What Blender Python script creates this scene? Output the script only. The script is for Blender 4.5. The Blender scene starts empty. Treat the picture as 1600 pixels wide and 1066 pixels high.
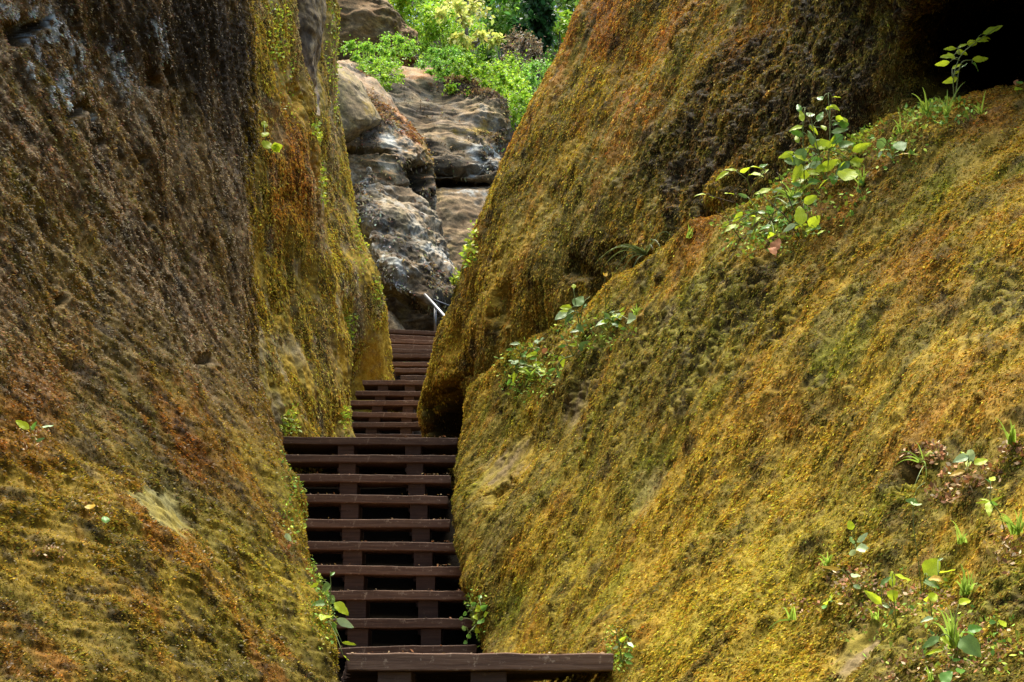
import bpy, math, random
import numpy as np
from mathutils import Vector, Matrix

# ------------------------------------------------------------------ camera, sky, sun, exposure
SC = bpy.context.scene
COL = SC.collection
F = 2240.0                       # focal length in photo pixels (1600 wide)
PITCH = math.radians(14.9)
cam_d = bpy.data.cameras.new("camera")
cam_d.sensor_width = 36.0
cam_d.lens = 36.0 * F / 1600.0
cam_d.clip_start = 0.05
cam_d.clip_end = 500.0
cam = bpy.data.objects.new("camera", cam_d)
COL.objects.link(cam)
cam.location = (0, 0, 0)
cam.rotation_euler = (math.radians(90) + PITCH, 0, 0)
SC.camera = cam

SUN_ELEV, SUN_AZ = math.radians(78), math.radians(-12)      # azimuth from +Y towards +X
w = bpy.data.worlds.new("World")
SC.world = w
w.use_nodes = True
nt = w.node_tree
sky = nt.nodes.new("ShaderNodeTexSky")
sky.sky_type = 'NISHITA'
sky.sun_disc = False
sky.sun_elevation = SUN_ELEV
sky.sun_rotation = SUN_AZ
sky.air_density = 1.0
sky.dust_density = 2.0
bg = nt.nodes["Background"]
nt.links.new(sky.outputs[0], bg.inputs[0])
bg.inputs[1].default_value = 0.085
sun_d = bpy.data.lights.new("sun", 'SUN')
sun_d.energy = 3.6
sun_d.angle = math.radians(46)
sun_d.color = (1.0, 0.94, 0.83)
sun = bpy.data.objects.new("sun", sun_d)
COL.objects.link(sun)
to_sun = Vector((math.cos(SUN_ELEV) * math.sin(SUN_AZ), math.cos(SUN_ELEV) * math.cos(SUN_AZ), math.sin(SUN_ELEV)))
sun.rotation_euler = to_sun.to_track_quat('Z', 'Y').to_euler()
SC.view_settings.view_transform = 'Standard'
SC.view_settings.look = 'None'
SC.view_settings.gamma = 1.0
SC.view_settings.exposure = 1.95
SC.cycles.max_bounces = 6
SC.cycles.diffuse_bounces = 3

RNG = np.random.default_rng(7)
random.seed(7)

# ------------------------------------------------------------------ geometry of the view (used to place things at true depth)
cp, sp = math.cos(PITCH), math.sin(PITCH)

def at(px, py, Y):
    """World point seen at photo pixel (px, py) lying Y metres ahead of the camera."""
    px = np.asarray(px, float); py = np.asarray(py, float); Y = np.asarray(Y, float)
    xc = (px - 800.0) / F; yc = (533.0 - py) / F
    dy = cp - yc * sp; dz = sp + yc * cp
    k = Y / dy
    return np.stack([xc * k, Y + 0 * k, dz * k], -1)

def project(P):
    fwd = P[..., 1] * cp + P[..., 2] * sp
    up = -P[..., 1] * sp + P[..., 2] * cp
    fwd = np.maximum(fwd, 1e-3)
    return 800 + F * P[..., 0] / fwd, 533 - F * up / fwd, fwd

# ------------------------------------------------------------------ noise
TAB = np.random.default_rng(3).random((64, 64, 64)).astype(np.float32) * 2 - 1

def vnoise(p):
    p = p.astype(np.float32)
    i = np.floor(p); f = p - i
    f = f * f * (3 - 2 * f)
    i = i.astype(np.int32)
    x0, y0, z0 = i[..., 0] & 63, i[..., 1] & 63, i[..., 2] & 63
    x1, y1, z1 = (x0 + 1) & 63, (y0 + 1) & 63, (z0 + 1) & 63
    fx, fy, fz = f[..., 0], f[..., 1], f[..., 2]
    a = TAB[x0, y0, z0] * (1 - fx) + TAB[x1, y0, z0] * fx
    b = TAB[x0, y1, z0] * (1 - fx) + TAB[x1, y1, z0] * fx
    c = TAB[x0, y0, z1] * (1 - fx) + TAB[x1, y0, z1] * fx
    d = TAB[x0, y1, z1] * (1 - fx) + TAB[x1, y1, z1] * fx
    return (a * (1 - fy) + b * fy) * (1 - fz) + (c * (1 - fy) + d * fy) * fz

def fbm(p, scale, octs=4, gain=0.5, off=0.0):
    s = 0; a = 1.0; t = 0
    q = p / scale + off
    for k in range(octs):
        s = s + a * vnoise(q); t += a
        q = q * 2.03 + 11.7; a *= gain
    return s / t * 1.6

def streak(p, t, scale, length, n=6, off=0.0):
    """Noise smeared along the direction t (down the slope)."""
    s = 0
    for k in range(n):
        s = s + vnoise((p + t * (length * (k / (n - 1) - 0.5))) / scale + off)
    return s / n * 2.2

def unit(v):
    return v / np.maximum(np.linalg.norm(v, axis=-1, keepdims=True), 1e-9)

def sstep(a, b, x):
    t = np.clip((x - a) / (b - a), 0, 1)
    return t * t * (3 - 2 * t)

# ------------------------------------------------------------------ object helpers
def tag(o, label=None, cat=None, group=None, kind=None):
    if label: o["label"] = label
    if cat: o["category"] = cat
    if group: o["group"] = group
    if kind: o["kind"] = kind
    return o

def empty(name, loc=(0, 0, 0)):
    o = bpy.data.objects.new(name, None)
    o.empty_display_size = 0.1
    COL.objects.link(o)
    o.location = loc
    return o

def np_mesh(name, V, quads, mat, parent=None, attrs=None, smooth=True, tris=None):
    V = np.ascontiguousarray(V.reshape(-1, 3), np.float32)
    me = bpy.data.meshes.new(name)
    me.vertices.add(len(V))
    me.vertices.foreach_set("co", V.ravel())
    q = np.zeros((0, 4), np.int32) if quads is None else quads.reshape(-1, 4).astype(np.int32)
    t = np.zeros((0, 3), np.int32) if tris is None else tris.reshape(-1, 3).astype(np.int32)
    loops = np.concatenate([q.ravel(), t.ravel()])
    me.loops.add(len(loops))
    me.loops.foreach_set("vertex_index", loops)
    me.polygons.add(len(q) + len(t))
    st = np.concatenate([np.arange(len(q)) * 4, len(q) * 4 + np.arange(len(t)) * 3]).astype(np.int32)
    me.polygons.foreach_set("loop_start", st)
    me.polygons.foreach_set("use_smooth", np.full(len(q) + len(t), smooth, bool))
    for k, a in (attrs or {}).items():
        if a.ndim == 2:
            at_ = me.attributes.new(k, 'FLOAT_COLOR', 'POINT')
            c = np.ones((len(V), 4), np.float32); c[:, :3] = a
            at_.data.foreach_set("color", c.ravel())
        else:
            at_ = me.attributes.new(k, 'FLOAT', 'POINT')
            at_.data.foreach_set("value", a.astype(np.float32))
    me.update()
    me.validate()
    if mat: me.materials.append(mat)
    o = bpy.data.objects.new(name, me)
    COL.objects.link(o)
    if parent: o.parent = parent
    return o

def grid_quads(R, C, wrap=False):
    i = np.arange(R * C).reshape(R, C)
    if wrap:
        i = np.concatenate([i, i[:, :1]], 1)
    return np.stack([i[:-1, :-1], i[1:, :-1], i[1:, 1:], i[:-1, 1:]], -1).reshape(-1, 4)

# ------------------------------------------------------------------ materials
def new_mat(name):
    m = bpy.data.materials.new(name)
    m.use_nodes = True
    return m, m.node_tree.nodes, m.node_tree.links, m.node_tree.nodes["Principled BSDF"]

def rock_material(name, rough=0.85, bump=0.5, spec=0.3, scale=60.0):
    m, N, L, B = new_mat(name)
    a = N.new("ShaderNodeAttribute"); a.attribute_name = "pigment"
    tc = N.new("ShaderNodeTexCoord")
    n1 = N.new("ShaderNodeTexNoise"); n1.inputs["Scale"].default_value = scale; n1.inputs["Detail"].default_value = 6; n1.inputs["Roughness"].default_value = 0.7
    L.new(tc.outputs["Object"], n1.inputs["Vector"])
    r = N.new("ShaderNodeMapRange"); r.inputs["From Min"].default_value = 0.3; r.inputs["From Max"].default_value = 0.7
    r.inputs["To Min"].default_value = 0.45; r.inputs["To Max"].default_value = 1.5
    L.new(n1.outputs["Fac"], r.inputs["Value"])
    mx = N.new("ShaderNodeVectorMath"); mx.operation = 'SCALE'
    L.new(a.outputs["Color"], mx.inputs[0]); L.new(r.outputs[0], mx.inputs["Scale"])
    L.new(mx.outputs[0], B.inputs["Base Color"])
    b = N.new("ShaderNodeBump"); b.inputs["Strength"].default_value = bump; b.inputs["Distance"].default_value = 0.01
    L.new(n1.outputs["Fac"], b.inputs["Height"])
    L.new(b.outputs[0], B.inputs["Normal"])
    B.inputs["Roughness"].default_value = rough
    B.inputs["Specular IOR Level"].default_value = spec
    return m

def leafy_material(name, attr=None, color=(0.1, 0.2, 0.02), trans=0.35, rough=0.5, spec=0.3, vary=0.25, scale=8.0):
    m, N, L, B = new_mat(name)
    if attr:
        a = N.new("ShaderNodeAttribute"); a.attribute_name = attr; src = a.outputs["Color"]
    else:
        tc = N.new("ShaderNodeTexCoord")
        n1 = N.new("ShaderNodeTexNoise"); n1.inputs["Scale"].default_value = scale; n1.inputs["Detail"].default_value = 4
        L.new(tc.outputs["Object"], n1.inputs["Vector"])
        cr = N.new("ShaderNodeValToRGB")
        cr.color_ramp.elements[0].position = 0.3; cr.color_ramp.elements[1].position = 0.7
        cr.color_ramp.elements[0].color = tuple(c * (1 - vary) for c in color) + (1,)
        cr.color_ramp.elements[1].color = tuple(min(1, c * (1 + vary)) for c in color) + (1,)
        L.new(n1.outputs["Fac"], cr.inputs["Fac"]); src = cr.outputs["Color"]
    L.new(src, B.inputs["Base Color"])
    B.inputs["Roughness"].default_value = rough
    B.inputs["Specular IOR Level"].default_value = spec
    if trans > 0:
        t = N.new("ShaderNodeBsdfTranslucent"); L.new(src, t.inputs["Color"])
        mix = N.new("ShaderNodeMixShader"); mix.inputs[0].default_value = trans
        L.new(B.outputs[0], mix.inputs[1]); L.new(t.outputs[0], mix.inputs[2])
        L.new(mix.outputs[0], N["Material Output"].inputs["Surface"])
    return m

M_ROCK = rock_material("mossy_sandstone", spec=0.08)
M_WET = rock_material("damp_sandstone", rough=0.8, spec=0.08)
M_FAR = rock_material("weathered_sandstone", scale=30.0, bump=1.0)
M_MOSS = leafy_material("moss_fronds", attr="pigment", trans=0.25, rough=0.8, spec=0.04)
M_MOSSWET = leafy_material("damp_moss_fronds", attr="pigment", trans=0.2, rough=0.75, spec=0.06)

# palette (linear base colours)
GOLD = np.array([0.36, 0.236, 0.024]); OLIVE = np.array([0.19, 0.148, 0.024]); RUST = np.array([0.29, 0.110, 0.016])
DARK = np.array([0.035, 0.025, 0.012]); BROWN = np.array([0.13, 0.075, 0.025]); GREY = np.array([0.29, 0.25, 0.16])
LICHEN = np.array([0.55, 0.58, 0.52]); GREEN = np.array([0.19, 0.20, 0.015]); STRAW = np.array([0.50, 0.38, 0.12])
TAN = np.array([0.28, 0.20, 0.10]); MAUVE = np.array([0.27, 0.22, 0.19])

# ------------------------------------------------------------------ rock builder
def tps(anchors):
    """Thin-plate interpolation of 1/distance over the photo plane from a few measured anchors."""
    A = np.array(anchors, float)
    X = A[:, :2] / 1000.0; v = 1.0 / A[:, 2]
    def ker(d2): return 0.5 * d2 * np.log(d2 + 1e-9)
    n = len(A)
    K = ker(((X[:, None] - X[None]) ** 2).sum(-1)) + np.eye(n) * 2e-4
    Pm = np.concatenate([np.ones((n, 1)), X], 1)
    S = np.block([[K, Pm], [Pm.T, np.zeros((3, 3))]])
    c = np.linalg.solve(S, np.concatenate([v, np.zeros(3)]))
    def f(px, py):
        q = np.stack([px, py], -1) / 1000.0
        d2 = ((q[..., None, :] - X) ** 2).sum(-1)
        return 1.0 / np.clip(ker(d2) @ c[:n] + c[n] + q @ c[n + 1:], 0.02, 0.9)
    return f

def polyline(pts, n):
    pts = np.array(pts, float)
    d = np.concatenate([[0], np.cumsum(np.linalg.norm(np.diff(pts, axis=0), axis=1))])
    s = np.linspace(0, d[-1], n)
    out = np.stack([np.interp(s, d, pts[:, k]) for k in range(pts.shape[1])], -1)
    for _ in range(2):
        out[1:-1] = (out[:-2] + 2 * out[1:-1] + out[2:]) / 4
    return out

def coons(top, right, bottom, left, R, C):
    """Patch of photo positions between four curves: top and bottom run left to right, left and right run top to bottom."""
    T, B_, Lf, Rt = polyline(top, C), polyline(bottom, C), polyline(left, R), polyline(right, R)
    u = np.linspace(0, 1, C)[None, :, None]; v = np.linspace(0, 1, R)[:, None, None]
    g = (1 - v) * T[None] + v * B_[None] + (1 - u) * Lf[:, None] + u * Rt[:, None]
    g -= (1 - u) * (1 - v) * T[0] + u * (1 - v) * T[-1] + (1 - u) * v * B_[0] + u * v * B_[-1]
    return g

def upsample(P, R, C):
    """Catmull-Rom surface through a coarse net of world points."""
    def up(A, n):
        m = len(A)
        s = np.linspace(0, m - 1, n); i = np.minimum(s.astype(int), m - 2); t = (s - i)[:, None, None]
        g = lambda k: A[np.clip(i + k, 0, m - 1)]
        a, b, c, d = g(-1), g(0), g(1), g(2)
        return 0.5 * (2 * b + (c - a) * t + (2 * a - 5 * b + 4 * c - d) * t * t + (3 * b - a - 3 * c + d) * t ** 3)
    P = up(P, R)
    return up(P.transpose(1, 0, 2), C).transpose(1, 0, 2)

def normals(P, wrap=False):
    du = np.gradient(P, axis=1); dv = np.gradient(P, axis=0)
    if wrap:
        du = (np.roll(P, -1, 1) - np.roll(P, 1, 1)) / 2
    return unit(np.cross(dv, du))

ROCKS = {}

class Rock:
    pass

def finish_rock(name, P, label, cat, mat, paint, relief, flip=False, wrap=False, moss=None, close=None, shape=None, key=None, flow=(0, 0, -1.0), under=0.32):
    """Displace a surface grid, colour it, close it into a solid and grow the moss."""
    n = normals(P, wrap) * (-1 if flip else 1)
    if shape is not None:
        P = P + n * shape(P, n)[..., None]
        n = normals(P, wrap) * (-1 if flip else 1)
    g = np.broadcast_to(flow(P) if callable(flow) else np.array(flow, float), P.shape)
    t = unit(g - (n * g).sum(-1)[..., None] * n + 1e-4)
    disp, moss_w = relief(P, n, t)
    P2 = P + n * disp[..., None]
    n2 = normals(P2, wrap) * (-1 if flip else 1)
    col = paint(P2, n2, t, disp)
    R, C = P.shape[:2]
    q = grid_quads(R, C, wrap)
    V = P2.reshape(-1, 3)
    colv = (col * (1 - (1 - under) * (np.clip(moss_w, 0, 1)[..., None] if moss else 0))).reshape(-1, 3)    # soil under moss, darkened in the colour for contrast between fronds
    tris = None
    if close is not None and not wrap:
        i = np.arange(R * C).reshape(R, C)
        loop = np.concatenate([i[0, :], i[1:, -1], i[-1, -2::-1], i[-2:0, 0][::1]])
        back = V[loop] * np.array(close[0]) + np.array(close[1])
        k = len(V); m = len(loop)
        V = np.concatenate([V, back, back.mean(0, keepdims=True)])
        colv = np.concatenate([colv, np.repeat(BROWN[None], m + 1, 0)])
        j = np.arange(m); j2 = (j + 1) % m
        q = np.concatenate([q, np.stack([loop[j2], loop[j], k + j, k + j2], -1)])
        tris = np.stack([k + j2, k + j, np.full(m, k + m)], -1)
    if flip:
        q = q[:, ::-1]
        tris = None if tris is None else tris[:, ::-1]
    o = np_mesh(name, V, q, mat, attrs={"pigment": np.clip(colv, 0.004, 0.8)}, tris=tris)
    tag(o, label, cat, kind="thing")
    r = Rock(); r.o = o; r.P = P2; r.n = n2; r.t = t; r.col = col; r.w = moss_w
    r.px, r.py, r.f = project(P2)
    view = unit(-P2)
    r.face = (n2 * view).sum(-1)
    ROCKS[key or name] = r
    if moss:
        if getattr(finish_rock, 'pale', None) is not None: moss['pale_map'] = finish_rock.pale
        finish_rock.pale = None
        grow_moss(r, **moss)
    return r

def grow_moss(r, count, length=(0.008, 0.022), width=0.32, lift=(0.15, 0.9), droop=(0.2, 1.0), mat=None, jitter=0.42, bright=1.0, pale=0.05, pale_map=None, pale_col=np.array([0.36, 0.31, 0.22])):
    ok = (r.px > -120) & (r.px < 1720) & (r.py > -120) & (r.py < 1190) & (r.face > -0.25)
    idx = np.nonzero(ok.ravel())[0]
    wts = np.clip(r.w.ravel()[idx], 0, 1) + 0.004
    pick = RNG.choice(idx, size=count, p=wts / wts.sum())
    P = r.P.reshape(-1, 3)[pick]; n = r.n.reshape(-1, 3)[pick]; t = r.t.reshape(-1, 3)[pick]; c = r.col.reshape(-1, 3)[pick]
    depth = r.f.ravel()[pick]
    # spread off the grid points
    b = np.cross(n, t)
    cell = depth / 1100.0
    P = P + t * (RNG.normal(0, 1, (count, 1)) * cell[:, None]) + b * (RNG.normal(0, 1, (count, 1)) * cell[:, None])
    Ln = RNG.uniform(*length, count) * np.sqrt(np.maximum(depth, 2.5) / 5.0)
    Ln *= np.exp(0.45 * vnoise(P / 0.06 + 5))
    d = n * RNG.uniform(*lift, (count, 1)) + t * RNG.uniform(*droop, (count, 1)) + b * RNG.normal(0, 0.32, (count, 1)) + RNG.normal(0, 0.18, (count, 3))
    d = unit(d)
    wv = unit(np.cross(d, n + RNG.normal(0, 0.5, (count, 3))))
    hw = (Ln * width * 0.5)[:, None]
    P = P - n * 0.002
    mid = P + d * (Ln * 0.45)[:, None] + n * (Ln * 0.08)[:, None]
    V = np.stack([P, mid + wv * hw, P + d * Ln[:, None] - n * (Ln * 0.15)[:, None], mid - wv * hw], 1)
    jit = np.exp(RNG.normal(0, jitter, (count, 1))) * bright
    cc = c * jit * np.exp(RNG.normal(0, 0.12, (count, 3)))
    if pale_map is not None:
        pl = RNG.random(count) < pale_map.ravel()[pick]
        cc[pl] = cc[pl] * 0.4 + pale_col  # pale flakes stand in for sky reflected off wet stone
    else:
        pl = RNG.random(count) < pale
        cc[pl] = cc[pl] * 0.5 + STRAW * 0.6
    cc = np.clip(cc, 0.004, 0.7)
    o = np_mesh("moss_cover", V, np.arange(count * 4).reshape(-1, 4), mat or M_MOSS, parent=r.o,
                attrs={"pigment": np.repeat(cc, 4, 0)}, smooth=False)
    o["kind"] = "stuff"
    return o

def spot(r, px, py):
    """Surface point (and normal) of a rock seen at a photo position."""
    d = (r.px - px) ** 2 + (r.py - py) ** 2 + np.where(r.face < 0, 1e5, 0)
    near = d < d.min() + 30
    dd = np.where(near, r.f, 1e9)
    k = np.unravel_index(dd.argmin(), dd.shape)
    return r.P[k], r.n[k]

def base_spot(P, px, py):
    X, Y, _ = project(P)
    return P[np.unravel_index(((X - px) ** 2 + (Y - py) ** 2).argmin(), X.shape)]

def patch(P, t, px, py, rx, ry, soft=0.5, wob=0.25):
    """Mask of an irregular patch lying on the surface: rx across the slope, ry down it (photo pixels turned into metres)."""
    X, Y, fw = project(P)
    k = np.unravel_index(((X - px) ** 2 + (Y - py) ** 2).argmin(), X.shape)
    c = P[k]; s = fw[k] / F
    w_ = c / np.linalg.norm(c); v = P - c
    deep = (v * w_).sum(-1)
    tt = unit(t[k] - (t[k] @ w_) * w_); uu = np.cross(w_, tt)
    d = np.sqrt(((v @ tt) / (ry * s)) ** 2 + ((v @ uu) / (rx * s)) ** 2 + (deep / (6 * max(rx, ry) * s)) ** 2)
    near = d < 2.2
    if wob and near.any():
        d[near] *= 1 + wob * 2 * fbm(P[near], 0.6 * min(rx, ry) * s + 0.02, 4)
    return 1 - sstep(1 - soft, 1 + soft * 0.4, d)

def mixc(col, target, m):
    return col * (1 - m[..., None]) + target * m[..., None]
LOOSE = 1.0    # mesh density factor

def NM(r, c):
    return int(r * LOOSE), int(c * LOOSE)

def shell(pts_px, Yf, R, C, left_wrap=(), right_wrap=(), top_wrap=(), bottom_wrap=()):
    """Coarse world net from photo positions and a distance field, with extra rows/columns that turn it round to the hidden sides."""
    g = pts_px
    P = at(g[..., 0], g[..., 1], Yf(g[..., 0], g[..., 1]))
    for v in left_wrap:
        P = np.concatenate([P[:, :1] + np.array(v), P], 1)
    for v in right_wrap:
        P = np.concatenate([P, P[:, -1:] + np.array(v)], 1)
    for v in top_wrap:
        P = np.concatenate([P[:1] + np.array(v), P], 0)
    for v in bottom_wrap:
        P = np.concatenate([P, P[-1:] + np.array(v)], 0)
    return upsample(P, *NM(R, C))

# ------------------------------------------------------------------ RIGHT LOWER ROCK: mossy slope below the ledge
yf = tps([(735,610,10.3),(722,690,10.1),(702,780,9.4),(718,870,8.8),(745,960,8.2),(765,1000,7.9),(960,1030,4.6),(1000,1066,4.25),
          (1300,1066,3.25),(1600,1066,2.6),(1200,700,4.85),(1600,600,3.35),(1000,700,6.4),(850,700,8.3),(850,850,7.3),(900,960,6.0),
          (1400,400,4.95),(800,540,9.7),(1000,430,7.9),(1170,320,6.5),(1300,235,5.95),(1440,180,5.5),(1600,145,5.2),(1600,300,4.4),
          (1900,60,4.2),(2300,-100,3.2),(2300,1300,1.6),(1600,1300,2.15),(1000,1300,3.4),(800,1300,4.5),(1300,340,5.55),(900,480,8.75)])
g = coons(top=[(740,610),(800,545),(850,512),(900,480),(1000,430),(1060,392),(1170,322),(1300,240),(1440,180),(1600,143),(1850,70)],
          right=[(1850,70),(1850,1300)], bottom=[(800,1300),(1400,1300),(1850,1300)],
          left=[(740,610),(738,645),(727,700),(712,760),(712,810),(720,860),(730,900),(744,945),(758,985),(768,1030),(780,1150),(800,1300)], R=15, C=22)
P = shell(g, yf, 760, 880, left_wrap=[(0.10,0.30,0.0),(0.45,0.75,0.0),(0.95,0.9,0)], right_wrap=[(0.30,-0.2,0.2),(0.5,-0.3,0.4),(0.8,-0.3,0.7)], top_wrap=[(0.05,0.22,0.02),(0.16,0.6,-0.08),(0.35,1.1,-0.35)])

def relief_r2(P, n, t):
    big = fbm(P, 0.9, 3) * 0.06
    med = fbm(P, 0.16, 4, 0.55)
    st = streak(P, t, 0.035, 0.14)
    st2 = streak(P, t, 0.014, 0.05, 5, 7.0)
    fine = vnoise(P / 0.011) * 0.6 + vnoise(P / 0.006)
    bare = np.clip(patch(P, t, 895, 632, 17, 48) + patch(P, t, 785, 725, 24, 62) + patch(P, t, 1335, 1005, 26, 60) + 0.8 * patch(P, t, 1060, 505, 14, 30)
                   + 0.5 * patch(P, t, 1010, 760, 20, 40) + 0.5 * patch(P, t, 790, 840, 20, 50), 0, 1)
    cover = sstep(-0.75, 0.25, fbm(P, 0.35, 3, off=31)) * (1 - bare)
    clump = sstep(0.0, 0.6, fbm(P, 0.055, 3, off=3))
    d = big + 0.014 * med + 0.010 * st + 0.005 * st2 + cover * (0.008 + 0.007 * clump + 0.0035 * fine) + 0.012 * streak(P, t, 0.10, 0.5, 6, 15)
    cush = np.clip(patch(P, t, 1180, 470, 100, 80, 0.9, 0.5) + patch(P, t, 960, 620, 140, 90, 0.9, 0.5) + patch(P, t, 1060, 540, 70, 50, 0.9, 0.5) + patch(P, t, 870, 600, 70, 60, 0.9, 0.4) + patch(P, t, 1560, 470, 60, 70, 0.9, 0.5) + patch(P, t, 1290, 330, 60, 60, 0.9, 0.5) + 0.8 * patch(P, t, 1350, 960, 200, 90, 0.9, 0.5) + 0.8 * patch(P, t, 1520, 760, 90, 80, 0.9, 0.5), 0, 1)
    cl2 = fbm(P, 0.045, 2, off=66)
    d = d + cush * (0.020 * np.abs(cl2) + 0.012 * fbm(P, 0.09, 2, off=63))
    relief_r2.cush = cush; relief_r2.cl2 = cl2
    d = d - 0.07 * patch(P, t, 1425, 745, 12, 34) - 0.05 * patch(P, t, 870, 560, 12, 30) - 0.05 * patch(P, t, 780, 770, 14, 30)
    P.flags.writeable = True
    relief_r2.bare = bare
    return d, (0.6 + 0.4 * cover) * (1 - bare) * (0.55 + 0.45 * clump)

def paint_r2(P, n, t, d):
    a = fbm(P, 0.5, 4, 0.6, off=2); b = fbm(P, 0.22, 4, 0.6, off=9); s = streak(P, t, 0.05, 0.35, 7, 4)
    c = mixc(np.broadcast_to(OLIVE, P.shape), GOLD, sstep(-0.5, 0.6, a + 0.5 * s))
    c = mixc(c, RUST, 0.42 * sstep(0.15, 0.75, b + 0.4 * s))
    c = mixc(c, GREEN, 0.6 * sstep(0.15, 0.8, fbm(P, 0.3, 3, off=21)))
    for px, py, rx, ry, m in [(1560,185,60,60,0.8),(1430,410,90,90,0.45),(1330,290,50,110,0.5),(1090,370,30,90,0.7),(1540,600,120,120,0.35),(1200,640,120,90,0.3)]:
        c = mixc(c, RUST * 1.05, m * patch(P, t, px, py, rx, ry, 0.9))
    for px, py, rx, ry, m in [(1210,900,110,170,0.8),(900,860,80,130,0.7),(1060,1000,60,120,0.7),(1250,760,140,90,0.4)]:
        c = mixc(c, GOLD * np.array([0.95,1.1,1.0]), m * patch(P, t, px, py, rx, ry, 0.9))
    for px, py, rx, ry in [(960,640,90,70),(1160,470,80,60),(1000,620,60,50),(830,620,50,60)]:
        c = mixc(c, OLIVE * 0.8, 0.6 * patch(P, t, px, py, rx, ry, 0.9))
    c = mixc(c, OLIVE * np.array([0.95, 1.05, 1]), 0.6 * relief_r2.cush)
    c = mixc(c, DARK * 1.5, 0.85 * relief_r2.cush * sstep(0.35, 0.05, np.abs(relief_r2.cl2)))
    c = mixc(c, DARK * 1.6, 0.65 * sstep(0.3, 0.8, fbm(P, 0.12, 4, 0.6, off=17) + 0.3 * s))
    c = mixc(c, mixc(np.broadcast_to(TAN * 0.6, P.shape), OLIVE * 0.9, sstep(-0.5, 0.3, s)), 0.85 * relief_r2.bare)
    return c

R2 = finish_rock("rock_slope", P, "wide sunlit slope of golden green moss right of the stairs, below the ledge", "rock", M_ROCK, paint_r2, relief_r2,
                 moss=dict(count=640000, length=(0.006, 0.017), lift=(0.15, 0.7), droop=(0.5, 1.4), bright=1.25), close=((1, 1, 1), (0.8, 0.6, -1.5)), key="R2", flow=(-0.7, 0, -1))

# ------------------------------------------------------------------ RIGHT UPPER ROCK: tall leaning wall behind the ledge
yf = tps([(1080,-400,10.3),(903,0,11.0),(820,150,11.2),(765,280,11.5),(715,410,11.8),(665,550,12.1),(640,680,12.3),(645,780,12.3),
          (1000,430,8.1),(1000,500,8.2),(1200,340,6.8),(1200,420,6.8),(1400,210,5.95),(1500,160,5.9),(1600,140,5.9),(1000,250,8.4),(1000,100,8.9),(1000,0,9.3),(1200,0,7.5),(1200,150,7.0),
          (1350,0,6.1),(1350,110,6.1),(1450,0,5.6),(1540,60,6.9),(1600,60,7.2),(1560,120,7.0),(1550,-110,5.0),(1600,-250,4.5),(1720,60,6.4),(1900,-50,4.3),(2400,-200,3.1),
          (1250,-400,7.5),(2400,-500,3.0),(1600,400,5.6),(2400,700,3.2),(850,500,9.6),(850,350,9.8),(720,620,11.2),(760,560,10.7),(700,650,11.9),(900,750,9.5)])
g = coons(top=[(1090,-420),(1500,-420),(1900,-460)], right=[(1900,-460),(1900,600)], bottom=[(645,790),(900,780),(1400,700),(1900,600)],
          left=[(1105,-420),(985,-150),(920,0),(877,80),(837,150),(810,192),(783,270),(758,340),(729,410),(702,490),(678,550),(658,610),(650,650),(650,690),(655,790)], R=20, C=20)
P = shell(g, yf, 780, 820, left_wrap=[(0.10,0.5,0.02),(0.5,1.2,0.0),(1.2,1.6,0)], right_wrap=[(0.6,-0.6,0.1),(1.0,-0.8,0.2)])

def relief_r1(P, n, t):
    big = fbm(P, 1.5, 3, off=5) * 0.10
    med = fbm(P, 0.3, 4, 0.55)
    st = streak(P, t, 0.06, 0.40, 7)
    st2 = streak(P, t, 0.022, 0.12, 5, 7.0)
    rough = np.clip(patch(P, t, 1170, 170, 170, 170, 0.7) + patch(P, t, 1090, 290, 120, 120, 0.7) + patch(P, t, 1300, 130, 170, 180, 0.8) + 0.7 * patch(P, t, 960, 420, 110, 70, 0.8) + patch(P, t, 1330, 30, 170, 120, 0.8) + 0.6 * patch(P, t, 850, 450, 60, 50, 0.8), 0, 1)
    knob = np.abs(fbm(P, 0.05, 3, off=13))
    fine = vnoise(P / 0.02) + 0.6 * vnoise(P / 0.010)
    d = big + 0.03 * med + 0.016 * st + 0.009 * st2 + 0.004 * fine
    d = d + rough * (0.030 * knob + 0.035 * fbm(P, 0.11, 3, off=23) + 0.008 * fbm(P, 0.03, 2, off=29))
    d = d - 0.9 * patch(P, t, 704, 655, 34, 52, 0.7, 0.2)                        # hollow under the foot
    for px, py, rx, ry, z in [(770,440,14,40,0.08),(850,450,20,24,0.07),(905,420,26,20,0.08),(960,395,20,20,0.06),(800,480,16,40,0.06),(1040,66,8,8,0.10),(735,575,16,26,0.09),(880,470,30,14,0.08)]:
        d = d - z * patch(P, t, px, py, rx, ry, 0.7)
    cover = sstep(-0.7, 0.3, fbm(P, 0.5, 3, off=31))
    relief_r1.rough = rough
    return d, np.clip(0.35 + cover * 0.5 + 0.5 * rough, 0, 1)

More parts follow.
